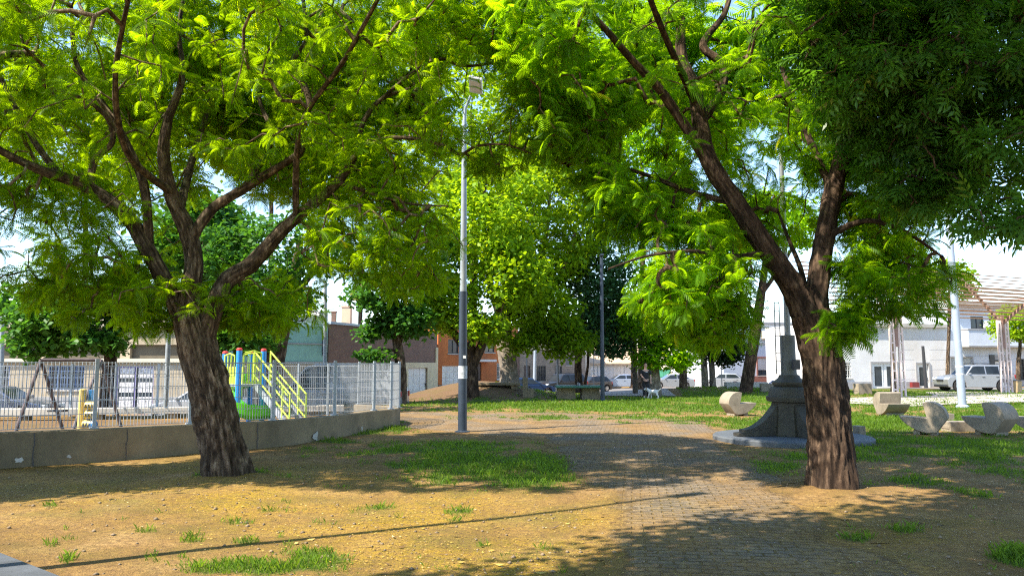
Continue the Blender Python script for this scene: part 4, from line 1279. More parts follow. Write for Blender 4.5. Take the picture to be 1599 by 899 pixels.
def add_window(fr, par, o, frame=M_FRAMED, pane=M_GLASS, bars=2, grille=False, sill=True, rows=1):
    a0, a1, z0, z1 = o
    m = MB()
    w_ = .06
    for q in ((a0, a0 + w_, z0, z1), (a1 - w_, a1, z0, z1), (a0 + w_, a1 - w_, z0, z0 + w_), (a0 + w_, a1 - w_, z1 - w_, z1)):
        fr.box(m, *q, -.13, -.03)
    for k in range(1, bars):
        c = a0 + (a1 - a0) * k / bars
        fr.box(m, c - .022, c + .022, z0 + w_, z1 - w_, -.12, -.04)
    for k in range(1, rows):
        c = z0 + (z1 - z0) * k / rows
        fr.box(m, a0 + w_, a1 - w_, c - .02, c + .02, -.118, -.042)
    f = m.build('window', frame, par)
    g = MB()
    fr.box(g, a0 + w_, a1 - w_, z0 + w_, z1 - w_, -.11, -.09)
    g.build('pane', pane, f)
    if grille:
        g = MB()
        n = max(3, int((a1 - a0) / .16))
        for k in range(1, n):
            c = a0 + (a1 - a0) * k / n
            fr.box(g, c - .012, c + .012, z0 + .02, z1 - .02, -.02, .004)
        for c in (z0 + .25, (z0 + z1) / 2, z1 - .25):
            fr.box(g, a0 + .01, a1 - .01, c - .012, c + .012, -.018, .006)
        g.build('grille', frame, f)
    if sill:
        g = MB()
        fr.box(g, a0 - .08, a1 + .08, z0 - .08, z0 - .004, -.05, .08)
        g.build('sill', M_CONC2, f)
    return f

def add_door(fr, par, o, m, name='door', panels=(2, 3), leafs=1, handle=True):
    a0, a1, z0, z1 = o
    d = MB()
    for l in range(leafs):
        x0 = a0 + (a1 - a0) * l / leafs + .01
        x1 = a0 + (a1 - a0) * (l + 1) / leafs - .01
        fr.box(d, x0, x1, z0, z1, -.14, -.08)
        nx_, nz_ = panels
        for i in range(nx_):
            for j in range(nz_):
                u0, u1 = x0 + .06 + (x1 - x0 - .06) * i / nx_, x0 + (x1 - x0 - .06) * (i + 1) / nx_
                v0, v1 = z0 + .08 + (z1 - z0 - .08) * j / nz_, z0 + (z1 - z0 - .08) * (j + 1) / nz_
                fr.box(d, u0, u1, v0, v1, -.085, -.055)
    dd = d.build(name, m, par)
    if handle:
        h = MB()
        fr.box(h, a1 - .16, a1 - .10, z0 + .95, z0 + 1.2, -.06, -.01)
        h.build('handle', M_FRAMED, dd)
    return dd

def add_slats(fr, par, o, m, name='shutter', pitch=.09):
    a0, a1, z0, z1 = o
    d = MB()
    fr.box(d, a0, a1, z0, z1, -.12, -.08)
    k = int((z1 - z0) / pitch)
    for i in range(k):
        c = z0 + (i + .5) * pitch
        fr.box(d, a0 + .02, a1 - .02, c - pitch * .36, c + pitch * .36, -.085, -.065)
    return d.build(name, m, par)

M_CONC2 = plain('trim_concrete', (0.42, 0.40, 0.37), 0.85, 0.12, 2.0)

def opn(fr, x0, x1, y0, y1, zmin=None):
    a0, zt = fr.at(x0, y0)
    a1, _ = fr.at(x1, y0)
    am = fr.at((x0 + x1) / 2, y1)
    return (a0, a1, am[1] if zmin is None else zmin, fr.at((x0 + x1) / 2, y0)[1])

def house(name, label, fr, openings, m_wall, rec=.16, group='houses around the square'):
    root = thing(name, label, 'house', fr.p(fr.L / 2, -fr.depth / 2, fr.z0), 0, group)
    fr.wall(MB(), openings, rec)
    mb = fr.wall(MB(), openings, rec)
    mb.build('wall', m_wall, root)
    return root

def trim(fr, par, name, m, *boxes, **k):
    for q in boxes:
        mb = MB()
        fr.box(mb, *q)
        o = mb.build(name, m, par, **k)
    return o

M_TAN = plain('tan_render', (0.42, 0.35, 0.25), 0.9, 0.12, 0.7, grime=(0.2, 0.17, 0.12))
M_OLIVE = plain('olive_recess', (0.13, 0.11, 0.075), 0.9, 0.2, 1.0)
M_TEAL = plain('teal_paint', (0.26, 0.50, 0.44), 0.7, 0.10, 0.7, grime=(0.16, 0.3, 0.27))
M_BRICKR = brick_mat('brown_brick', (0.23, 0.12, 0.085), (0.17, 0.09, 0.065), (0.16, 0.12, 0.10), .26, .08)
M_CREAM = plain('cream_paint', (0.58, 0.50, 0.34), 0.85, 0.1, 0.9, grime=(0.36, 0.3, 0.2))
M_ORANGE = plain('orange_paint', (0.48, 0.145, 0.035), 0.85, 0.14, 0.8, grime=(0.30, 0.09, 0.03))
M_STONE = brick_mat('brown_stone', (0.33, 0.26, 0.20), (0.24, 0.19, 0.15), (0.17, 0.14, 0.11), .55, .19)
M_BEIGE = plain('beige_paint', (0.46, 0.42, 0.36), 0.85, 0.1, 0.8, grime=(0.3, 0.26, 0.2))
M_TILE = plain('tan_roof_tile', (0.46, 0.34, 0.23), 0.85, 0.2, 3.0)
M_PEACH = plain('peach_paint', (0.58, 0.40, 0.29), 0.85, 0.1, 0.8)
M_PALEBLUE = plain('pale_blue_paint', (0.52, 0.56, 0.63), 0.8, 0.06, 0.6, grime=(0.48, 0.5, 0.53))
M_REDBASE = brick_mat('red_brick_base', (0.36, 0.13, 0.095), (0.28, 0.10, 0.075), (0.26, 0.17, 0.14), .28, .09)
M_GREENP = plain('green_shop_paint', (0.05, 0.26, 0.17), 0.6, 0.15, 2.0)
M_GREYB = plain('grey_plinth', (0.30, 0.30, 0.31), 0.85, 0.15, 1.5)
M_METALROOF = plain('blue_grey_roof', (0.30, 0.36, 0.46), 0.5, 0.1, 1.0)

# 1 tan apartment block on the far left
f = Front(-330, 38, 336, 38, 3.95)
ow = [opn(f, -40, 20, 570, 612), opn(f, 80, 136, 571, 608), opn(f, -190, -110, 571, 608)]
shop = opn(f, 186, 244, 572, 640, -.75)
g_l = opn(f, 262, 284, 608, 632)
up = [opn(f, -300, -120, 538, 563), opn(f, -100, 60, 538, 563), opn(f, 75, 190, 538, 563), opn(f, 205, 322, 538, 563)]
h = house('apartment_house', 'long tan two storey house with dark balcony recesses behind the swings', f, ow + [shop] + up, M_TAN, .3)
for o in ow: add_window(f, h, o, M_BLUEF, M_GLASS, 4, True)
for o in up:
    mb = MB()
    f.box(mb, o[0] + .01, o[1] - .01, o[2] + .01, o[3] - .01, -.295, -.22)
    mb.build('balcony_recess', M_OLIVE, h)
sw = add_window(f, h, shop, plain('violet_frame', (0.16, 0.14, 0.36), .5, .1, 2.0), M_GLASS, 2, False, False)
mb = MB()
for k in range(2):
    for j in range(3):
        a0 = shop[0] + .12 + k * (shop[1] - shop[0]) / 2
        z0_ = shop[2] + .35 + j * .72
        f.box(mb, a0, a0 + (shop[1] - shop[0]) / 2 - .2, z0_, z0_ + .5, -.085, -.075)
mb.build('poster', plain('shop_posters', (0.62, 0.62, 0.66), .6, .5, 9.0), sw)
trim(f, h, 'cornice', plain('pale_tan', (0.55, 0.49, 0.38), .85, .08), (-.1, f.L + .1, 3.55, 3.95, .003, .22), (-.1, f.L + .1, 1.78, 2.0, .003, .15))
trim(f, h, 'base_band', M_GREYB, (0, shop[0] - .05, -1.0, .1, .003, .05), (shop[1] + .05, f.L, -1.0, .1, .003, .05))
# 2 teal workshop
f = Front(337, 39, 512, 43.5, 3.85)
h = house('workshop', 'low teal painted workshop with flat white parapet behind the leaning tree', f, [], M_TEAL)
trim(f, h, 'parapet', M_WHITE, (0, f.L, 3.853, 4.45, -.6, -.3))
trim(f, h, 'band', M_GREYB, (0, f.L, 2.83, 2.90, .003, .06), (0, f.L, 1.78, 1.86, .003, .08))
trim(f, h, 'base_band', M_TAN, (0, f.L, -1.0, 1.78, .003, .04))
trim(f, h, 'downpipe', M_FRAMED, (f.L - .35, f.L - .22, 2.3, 3.7, .01, .12), (f.L - .35, f.L - .05, 2.2, 2.3, .01, .12))
# 3 brick building
f = Front(514, 44, 683, 58, 4.05)
gar = opn(f, 637, 667, 574, 640, -.85)
h = house('brick_building', 'long brown brick building with a cream garage front at its right end', f, [gar], M_BRICKR, .2)
a0 = f.at(628, 560)[0]
trim(f, h, 'cream_front', M_CREAM, (a0, gar[0], -1, 1.85, .003, .09), (gar[1], f.L, -1, 1.85, .003, .09), (gar[0], gar[1], gar[3], 1.85, .003, .09), (f.L - .35, f.L, 1.85, 3.0, .003, .09))
add_door(f, h, gar, M_GARAGE, 'garage_door', (3, 4), 1)
trim(f, h, 'coping', M_METALROOF, (0, f.L * .35, 4.053, 4.2, -1.5, .12))
trim(f, h, 'coping_band', M_CONC2, (f.L * .35 + .02, f.L, 4.053, 4.18, -.4, .06))
trim(f, h, 'water_tank', M_WHITE, (1.2, 2.0, 4.053, 4.9, -5, -4), (5.0, 6.0, 4.053, 5.2, -5, -4))
trim(f, h, 'chimney', M_BRICKR, (.7, 1.15, 4.053, 5.4, -3.2, -2.7))
# 4 orange house
f = Front(684.5, 58.5, 809, 67, 5.0)
gar = opn(f, 691, 722, 571, 625, -.8)
dr = opn(f, 739, 752, 566, 612, -.7)
wi = opn(f, 776, 789, 567, 592)
uw = [opn(f, 700, 716, 530, 552), opn(f, 757, 772, 530, 550)]
h = house('orange_house', 'orange painted house with white garage door and dark entrance', f, [gar, dr, wi] + uw, M_ORANGE, .2)
add_door(f, h, gar, M_GARAGE, 'garage_door', (5, 5), 1)
add_door(f, h, dr, M_WOODD, 'door', (1, 3), 1)
add_window(f, h, wi, M_FRAMEW, M_GLASS, 2, True)
for o in uw: add_window(f, h, o, M_FRAMED, M_GLASS, 2)
trim(f, h, 'door_canopy', M_WHITE, (dr[0] - .6, dr[1] + .9, dr[3] + .08, dr[3] + .26, .003, .9))
trim(f, h, 'base_band', M_STONE, (0, gar[0] - .03, -1, .15, .003, .06), (gar[1] + .03, dr[0] - .05, -1, .15, .003, .06), (dr[1] + .05, f.L, -1, .15, .003, .06))
a0 = f.at(797, 560)[0]
trim(f, h, 'brick_panel', M_BRICKR, (a0, f.L, .2, 3.2, .004, .08))
trim(f, h, 'meter_box', M_WHITE, (f.L - .95, f.L - .75, .75, 1.0, .083, .14), (f.L - .6, f.L - .4, .75, 1.0, .083, .14), (f.L - .6, f.L - .4, .3, .5, .083, .14))
# 5 brown stone house
f = Front(811, 67.5, 913, 75, 4.0)
o1, o2, o3, o4 = opn(f, 838, 852, 571, 595), opn(f, 866, 877, 571, 590), opn(f, 883, 891, 555, 570), opn(f, 818, 828, 571, 618, -.75)
h = house('stone_house', 'brown stone clad house with dark windows above the black car', f, [o1, o2, o3, o4], M_STONE, .2)
add_window(f, h, o1, M_FRAMED, M_GLASS, 3, True)
for o in (o2, o3): add_window(f, h, o, M_FRAMED, M_GLASS, 1)
add_door(f, h, o4, M_WOODD)
trim(f, h, 'upper_band', M_CREAM, (0, f.L, 3.1, 4.0, .003, .08))
# 6 beige slab and white bungalow with tan roof
f = Front(913.5, 75.5, 921, 83, 4.4)
house('gatehouse', 'narrow beige rendered wall between the stone house and white bungalow', f, [], M_BEIGE)
f = Front(916, 83, 1016, 86, 1.85)
o1, o2, o3 = opn(f, 917, 933, 571, 608, -.8), opn(f, 957, 974, 571, 608, -.8), opn(f, 1002, 1012, 571, 590)
h = house('white_bungalow', 'white bungalow with tan sloping roof and two garage doors', f, [o1, o2, o3], M_WHITE)
for o in (o1, o2): add_door(f, h, o, M_GARAGE, 'garage_door', (3, 4))
add_window(f, h, o3, M_FRAMED)
mb = MB()
mb.add([f.p(-.3, .4, 1.85), f.p(f.L + .3, .4, 1.85), f.p(f.L + .3, -4.5, 4.4), f.p(2.5, -4.5, 4.4), f.p(-.3, .4, 1.7), f.p(f.L + .3, .4, 1.7), f.p(f.L + .3, -4.5, 4.2), f.p(2.5, -4.5, 4.2)],
       [(0, 1, 2, 3), (7, 6, 5, 4), (0, 4, 5, 1), (1, 5, 6, 2), (2, 6, 7, 3), (3, 7, 4, 0)])
mb.build('roof', M_TILE, h)
trim(f, h, 'upper_wall', M_PEACH, (2.6, f.L, 4.2, 6.2, -8, -4.6))
# 7 cream house with orange doors
f = Front(1017, 86, 1127, 84, 4.6)
o1, o2, o3 = opn(f, 1024, 1046, 576, 600, -.6), opn(f, 1072, 1088, 572, 606, -.7), opn(f, 1107, 1123, 571, 592)
h = house('cream_house', 'cream house with orange wooden doors and a green shopfront', f, [o1, o2, o3], plain('cream_light', (.66, .60, .46), .85, .1, .8, grime=(.45, .4, .3)))
add_door(f, h, o1, M_GREENP, 'shopfront', (2, 2), 1)
add_door(f, h, o2, M_WOODO, 'door', (1, 3), 2)
add_slats(f, h, o3, M_WOODO)
trim(f, h, 'cornice', M_CONC2, (0, f.L, 4.3, 4.6, .003, .25), (0, f.L, 2.7, 2.85, .003, .12))
# 8 pale blue house with red brick base
f = Front(1128, 75, 1292, 80, 6.0)
o1, o2 = opn(f, 1181, 1203, 559, 586), opn(f, 1252, 1272, 559, 586)
h = house('pale_blue_house', 'pale blue house with red brick base and rolled shutter window', f, [o1, o2], M_PALEBLUE)
for o in (o1, o2):
    zc = o[2] + (o[3] - o[2]) * .32
    add_slats(f, h, (o[0] + .06, o[1] - .06, zc, o[3] - .02), M_WHITE)
    add_window(f, h, (o[0], o[1], o[2], zc - .01), M_FRAMED, M_GLASS, 3)
    trim(f, h, 'window_surround', M_REDBASE, (o[0] - .15, o[0] - .005, o[2], o[3] + .15, .003, .06), (o[1] + .005, o[1] + .15, o[2], o[3] + .15, .003, .06), (o[0] - .005, o[1] + .005, o[3] + .005, o[3] + .15, .003, .06))
trim(f, h, 'base_band', M_REDBASE, (0, f.L, -1, .55, .003, .06))
trim(f, h, 'cornice', M_GREYB, (0, f.L, 3.75, 3.88, .003, .15), (0, f.L, 5.8, 6.0, .003, .25))
trim(f, h, 'balcony', M_CREAM, (f.L * .35, f.L * .7, 4.3, 5.1, .003, .7))
# 9 long white house
f = Front(1293, 59.5, 1479, 62, 5.0)
gz0 = -.55
o1, o2, o3 = opn(f, 1358, 1396, 567, 612, gz0), opn(f, 1428, 1446, 568, 612, gz0), opn(f, 1306, 1326, 565, 590)
h = house('white_house', 'long white house with a glazed double door facing the pergola', f, [o1, o2, o3], M_WHITE)
trim(f, h, 'step', M_CONC2, (o1[0] - .3, o1[1] + .3, -1, gz0 + .02, .01, .6))
for o, lf in ((o1, 2), (o2, 1)):
    d = add_door(f, h, (o[0], o[1], o[2], o[3]), M_FRAMEW, 'door', (1, 1), lf)
    mb = MB()
    for l in range(lf):
        x0 = o[0] + (o[1] - o[0]) * l / lf
        x1 = o[0] + (o[1] - o[0]) * (l + 1) / lf
        f.box(mb, x0 + (x1 - x0) * .25, x1 - (x1 - x0) * .18, o[2] + .55, o[3] - .25, -.056, -.045)
    mb.build('pane', M_GLASS, d)
    trim(f, h, 'door_frame', M_GREYB, (o[0] - .14, o[0] - .004, o[2], o[3] + .14, .003, .07), (o[1] + .004, o[1] + .14, o[2], o[3] + .14, .003, .07), (o[0] - .004, o[1] + .004, o[3] + .004, o[3] + .14, .003, .07))
add_window(f, h, o3, M_FRAMEW, M_GLASS, 2, True)
trim(f, h, 'base_band', M_GREYB, (0, o1[0] - .16, -1, .35, .003, .05), (o1[1] + .16, o2[0] - .16, -1, .35, .003, .05), (o2[1] + .16, f.L, -1, .35, .003, .05))
trim(f, h, 'cornice', M_CONC2, (0, f.L, 4.7, 5.0, .003, .25))
for k in range(5): trim(f, h, 'groove_line', M_GREYB, (o1[1] + .2, o2[0] - .2, .5 + k * .8, .515 + k * .8, .002, .006), (o2[1] + .2, f.L, .5 + k * .8, .515 + k * .8, .002, .006))
trim(f, h, 'red_box', plain('red_paint', (.16, .02, .02), .5, .1), (f.at(1415, 600)[0], f.at(1426, 600)[0], -.3, .3, .06, .35))
# 10 two storey pale house with balcony
f = Front(1480, 62, 1760, 67, 6.8)
gz0 = -.35
ow = [opn(f, 1481, 1514, 558, 592), opn(f, 1585, 1604, 560, 598), opn(f, 1650, 1690, 560, 598)]
dr = opn(f, 1549, 1570, 564, 610, gz0)
up = [opn(f, 1516, 1536, 494, 513), opn(f, 1545, 1566, 494, 513), opn(f, 1610, 1640, 494, 513)]
h = house('balcony_house', 'pale two storey house with long balcony behind the silver car', f, ow + [dr] + up, M_PALEBLUE)
add_slats(f, h, ow[0], plain('dull_shutter', (.42, .42, .40), .6, .2, 3.0, grime=(.25, .24, .22)), 'shutter', .12)
trim(f, h, 'window_surround', M_GREYB, (ow[0][0] - .14, ow[0][0] - .004, ow[0][2], ow[0][3] + .12, .003, .06), (ow[0][1] + .004, ow[0][1] + .14, ow[0][2], ow[0][3] + .12, .003, .06), (ow[0][0], ow[0][1], ow[0][3] + .004, ow[0][3] + .12, .003, .06))
for o in ow[1:]: add_window(f, h, o, M_FRAMED, M_GLASS, 2, True)
for o in up: add_window(f, h, o, M_FRAMED, M_GLASS, 2, False, False)
add_door(f, h, dr, M_GARAGE, 'door', (1, 3))
trim(f, h, 'door_frame', M_FRAMED, (dr[0] - .5, dr[0] - .004, dr[2], dr[3] + .55, .003, .08), (dr[1] + .004, dr[1] + .14, dr[2], dr[3] + .55, .003, .08), (dr[0] - .004, dr[1] + .004, dr[3] + .004, dr[3] + .12, .003, .07))
trim(f, h, 'transom', M_GREYB, (dr[0], dr[1], dr[3] + .13, dr[3] + .54, -.05, .05))
trim(f, h, 'balcony', M_PALEBLUE, (1.0, f.L, 3.25, 4.5, .01, 1.0))
for k in range(4): trim(f, h, 'groove_line', M_GREYB, (ow[0][1] + .2, dr[0] - .6, .6 + k * .6, .615 + k * .6, .002, .006))
trim(f, h, 'air_conditioner', M_FRAMEW, (3.6, 4.4, 4.75, 5.3, .003, .32))
trim(f, h, 'balcony_rail', M_GREYB, (.95, f.L, 4.503, 4.6, -.0, 1.05), (.95, f.L, 3.12, 3.247, .004, 1.05))
trim(f, h, 'base_band', M_GREYB, (0, dr[0] - .55, -1, .5, .003, .05), (dr[1] + .2, f.L, -1, .4, .003, .05))
trim(f, h, 'cornice', M_CONC2, (0, f.L, 6.6, 6.9, .003, .4))

# roof clutter seen above the workshop
def rooftop(label, px, py0, py1, Y, wpx, m):
    a, b = P(px, py1, Y), P(px, py0, Y)
    wd = wpx * Y / F_PX
    mb = MB()
    mb.box(((a.x), Y, (a.z + b.z) / 2), (wd, wd, b.z - a.z))
    mb.box((a.x, Y, b.z + .06), (wd * 1.12, wd * 1.12, .12))
    tag(mb.build('distant_tower', m), label, 'tower')
rooftop('small white water tower block above the teal workshop roof', 487, 482, 512, 58, 13, M_PALEBLUE)
rooftop('brick chimney stack right of the utility pole over the roofs', 521, 488, 514, 56, 7, M_BRICKR)
rooftop('pink white roof block above the brick building', 541, 480, 512, 58, 14, M_PEACH)

# ------------------------------------------------------------------ playground wall and mesh fence
M_PLAYC = plain('playground_concrete', (0.20, 0.155, 0.092), 0.92, 0.22, 1.6, grime=(0.07, 0.058, 0.036), bmp=0.4)
WALL_PX = [(-60, 738), (0, 731), (150, 721), (300, 709), (430, 698), (525, 684), (585, 671)]
wl = [Vector(G(*p)) for p in WALL_PX]
e = wl[-1]
wl += [Vector((e.x + .32, e.y + .75, 0)), Vector((e.x + .42, e.y + 1.5, 0)), Vector((e.x + .28, e.y + 2.3, 0)), Vector((e.x - .2, e.y + 3.1, 0)), Vector((e.x - 1.2, e.y + 3.9, 0))]
back = [Vector((e.x - 6.0, e.y + 4.9, 0)), Vector((-16.5, 22.8, 0)), Vector((-24, 22.5, 0))]
sm = [q[0] for q in catmull([(p, 1) for p in wl], .35)]
TOPZ = lambda p: float(np.interp(p.y, [11.5, 20, 24], [.60, .50, .46]))

def ribbon_wall(pts, ztop, th, name, m, parent=None, z0=-.15):
    """wall of even thickness along points"""
    n = len(pts)
    V = []
    for i, p in enumerate(pts):
        t = (pts[min(i + 1, n - 1)] - pts[max(i - 1, 0)]).normalized()
        q = Vector((-t.y, t.x, 0)) * th
        zt = ztop(p) if callable(ztop) else ztop
        for c, z in ((p, z0), (p, zt - .02), (p + q * .08, zt), (p + q * .92, zt), (p + q, zt - .02), (p + q, z0)):
            V.append((c.x, c.y, z))
    F = []
    for i in range(n - 1):
        for k in range(6):
            a, b = i * 6 + k, i * 6 + (k + 1) % 6
            F.append((a, b, b + 6, a + 6))
    F += [tuple(range(6)), tuple(range((n - 1) * 6, n * 6))]
    return MB().add(V, F).build(name, m, parent)
pw = ribbon_wall(sm, TOPZ, .22, 'playground_wall', M_PLAYC)
tag(pw, 'low curved grey concrete wall around the playground carrying the mesh fence', 'wall')
# pour joints and chips of white paint on the wall face
def wall_front(px, py, out=.004):
    i = min(range(len(sm) - 1), key=lambda k: abs(sm[k].x / sm[k].y * F_PX + 799.5 - px))
    t = (sm[i + 1] - sm[i]).normalized()
    q = P(px, py, sm[i].y)
    return Vector((q.x, sm[i].y, q.z)) + Vector((t.y, -t.x, 0)) * out, t
for px, py in ((52, 700), (197, 696), (402, 683), (548, 668)):
    c, t = wall_front(px, py)
    zt = TOPZ(c) - .03
    jm = MB()
    zz = [0, .12, .21, .33, zt]
    for a, b in zip(zz[:-1], zz[1:]):
        o = t * (.012 * math.sin(a * 37 + px))
        jm.add([c * 1 + o - t * .008 + Vector((0, 0, a - c.z)), c + o + t * .010 + Vector((0, 0, a - c.z)), c + o * .3 + t * .008 + Vector((0, 0, b - c.z)), c + o * .3 - t * .009 + Vector((0, 0, b - c.z))], [(0, 1, 2, 3)])
    jm.build('joint', M_FRAMED, pw)
for px, py, w_, h_ in ((30, 718, .085, .05), (493, 680, .11, .10), (565, 668, .04, .07), (108, 712, .04, .03)):
    c, t = wall_front(px, py, .006)
    pts = []
    for k in range(11):
        a = 2 * math.pi * k / 11
        r_ = .55 + .75 * random.random()
        pts.append(c + t * w_ * r_ * math.cos(a) + Vector((0, 0, h_ * r_ * math.sin(a))))
    MB().add(pts, [tuple(range(11))]).build('paint_chip', M_CONC2, pw)
bw = ribbon_wall([Vector((-24, 23.0, 0)), Vector((-14, 23.4, 0)), Vector((-9, 24.6, 0)), Vector((-5.6, 25.4, 0))], lambda p: .36, .35, 'bench_wall', plain('bench_concrete', (.40, .37, .32), .9, .12, 2.0), None, .16)
tag(bw, 'long low concrete bench slab along the back of the playground', 'wall bench')
sup = MB()
for t in np.linspace(0.03, .97, 9):
    x = -24 + t * 18.0
    y = np.interp(x, [-24, -14, -9, -5.6], [23.2, 23.6, 24.8, 25.6])
    sup.box((x, y, .02), (.3, .25, .33))
sup.build('bench_support', M_PLAYC, bw)

M_GALV = plain('galvanised_mesh', (0.36, 0.38, 0.41), 0.5, 0.1, 5.0, metal=0.5, bmp=0.05)
M_POSTG = plain('fence_post_grey', (0.32, 0.36, 0.40), 0.5, 0.1, 5.0, metal=0.3, bmp=0.05)
FZ = lambda p: float(np.interp(p.y, [11.5, 20, 24], [1.745, 1.73, 1.73]))
ln = [q[0] for q in catmull([(p, 1) for p in wl], .06)]
ln = [Vector((p.x - .05, p.y + .10, 0)) for p in ln]
s_ = np.concatenate([[0], np.cumsum([(ln[i + 1] - ln[i]).length for i in range(len(ln) - 1)])])
lx_, ly_ = np.array([p.x for p in ln]), np.array([p.y for p in ln])
def on_line(s):
    return Vector((np.interp(s, s_, lx_), np.interp(s, s_, ly_), 0))
def s_at_px(px):
    xs = lx_ / ly_ * F_PX + 799.5
    k = np.argmin(np.abs(xs[:int(len(xs) * .82)] - px))
    return s_[k]
post_s = [s_at_px(p) for p in (-60, 157, 305, 432, 525, 586)]
tot = s_[-1]
post_s += [post_s[-1] + .85, post_s[-1] + 1.75, post_s[-1] + 2.9, tot - .02]
fence = thing('mesh_fence', 'galvanised vertical bar mesh fence on the playground wall', 'fence', (-5, 15, .5))
for i, a in enumerate(post_s):
    p = on_line(a)
    mb = MB()
    mb.box((p.x, p.y, (TOPZ(p) + FZ(p) + .06) / 2), (.06, .06, FZ(p) + .06 - TOPZ(p)), rz=math.atan2(1, 1.4))
    mb.box((p.x, p.y, TOPZ(p) + .012), (.14, .14, .02), rz=math.atan2(1, 1.4))
    mb.build('post', M_POSTG, fence)
    if i + 1 == len(post_s): break
    b = post_s[i + 1]
    mb = MB()
    k = max(4, int((b - a) / .058))
    for j in range(1, k):
        s0 = a + (b - a) * j / k
        q = on_line(s0)
        mb.box((q.x, q.y, (TOPZ(q) + FZ(q)) / 2 + .02), (.009, .009, FZ(q) - TOPZ(q) - .02))
    kk = max(3, int((b - a) / .3))
    for z in (.03, .22, .42, .62, .82, .995):
        for j in range(kk):
            q0, q1 = on_line(a + (b - a) * j / kk), on_line(a + (b - a) * (j + 1) / kk)
            z0_ = TOPZ(q0) + (FZ(q0) - TOPZ(q0)) * z
            z1_ = TOPZ(q1) + (FZ(q1) - TOPZ(q1)) * z
            mb.bar((q0.x, q0.y + .007, z0_), (q1.x, q1.y + .007, z1_), .007, .012 if z < .9 else .02)
    mb.build('mesh_panel', M_GALV, fence)
bf = thing('mesh_fence', 'far run of mesh fence along the back of the playground', 'fence', (-12, 24.5, .3))
mb = MB()
bp = [Vector((-24, 23.7, 0)), Vector((-14, 24.2, 0)), Vector((-9, 25.3, 0)), on_line(tot)]
for i in range(3):
    a, b = bp[i], bp[i + 1]
    k = int((b - a).length / .07)
    for j in range(k):
        q = a + (b - a) * j / k
        mb.box((q.x, q.y, .95), (.008, .008, 1.45))
    for z in (.25, .6, .95, 1.3, 1.66):
        mb.bar((a.x, a.y, z), (b.x, b.y, z), .008, .012)
mb.build('mesh_panel', M_GALV, bf)
mb = MB()
for i in range(3):
    for j in range(4):
        q = bp[i] + (bp[i + 1] - bp[i]) * j / 4
        MB_ = MB().box((q.x, q.y, .9), (.06, .06, 1.65)).build('post', M_POSTG, bf)

# playground equipment -------------------------------------------------------
M_SWING = plain('rusty_dark_steel', (0.085, 0.06, 0.06), 0.6, 0.3, 6.0)
sw = thing('swing_frame', 'dark steel swing frame with A shaped legs behind the mesh fence', 'swing', P(110, 655, 19.5))
Ys = 19.5
t1, t2 = P(64, 562, Ys), P(158, 562, Ys + .6)
MB().tube([t1, t2], .045, 10).build('top_bar', M_SWING, sw)
for t, fx in ((t1, ((24, 668), (98, 664))), (t2, ((112, 668), (190, 668)))):
    for (px, py) in fx:
        q = P(px, py, Ys + (.9 if px in (98, 190) else -.5))
        MB().tube([t, Vector((q.x, q.y, gz(q.x, q.y)))], .045, 10).build('leg', M_SWING, sw)
for px in (85, 95):
    a = P(px, 562, Ys + .2)
    MB().tube([a, (a.x, a.y, .55)], .008, 6).build('chain', M_SWING, sw)
q = P(90, 640, Ys + .2)
MB().box((q.x, q.y, .52), (.42, .22, .05)).build('seat', M_FRAMED, sw, bevel=.01)
# play panel with turning blocks
Yp = 13.9
M_YEL = plain('yellow_post', (0.62, 0.46, 0.13), .45, .1, 3.0)
M_BLUE = plain('blue_plastic', (0.02, 0.22, 0.62), .35, .08, 3.0)
pp = thing('play_panel', 'yellow post with a blue panel of yellow letter blocks by the fence', 'play panel', (P(138, 670, Yp).x, Yp, .05))
a, b = P(126, 672, Yp), P(126, 610, Yp)
MB().tube([(a.x, Yp, 0.0), (a.x, Yp, b.z)], .06, 14).lathe((a.x, Yp, b.z), [(.062, 0), (.062, .02), (.03, .04)], 14).build('post', M_YEL, pp, smooth=True)
c0, c1 = P(133, 670, Yp), P(151, 608, Yp)
pn = MB().box(((c0.x + c1.x) / 2, Yp + .03, (c0.z + c1.z) / 2), (c1.x - c0.x, .03, c1.z - c0.z)).build('panel', plain('deep_blue_panel', (.01, .12, .30), .4, .15, 4.0), pp, bevel=.008)
for py, kx in ((633, 0), (647, 0), (662, -4)):
    q = P(142 + kx, py, Yp - .03)
    MB().tube([(q.x - .09, q.y, q.z), (q.x + .09, q.y, q.z)], [.075, .075], 16).build('turning_block', M_YEL, pp, bevel=.012)
    sq = MB()
    for i in range(3):
        xx = q.x - .055 + i * .055
        sq.bar((xx - .016, q.y - .076, q.z - .03), (xx, q.y - .076, q.z + .03), .008)
        sq.bar((xx + .016, q.y - .076, q.z - .03), (xx, q.y - .076, q.z + .03), .008)
    sq.build('letter_mark', M_FRAMED, pp)
q = P(147, 662, Yp)
MB().tube([(q.x - .05, q.y - .04, q.z), (q.x + .05, q.y - .04, q.z)], .07, 16).build('turning_block', M_BLUE, pp, bevel=.01)
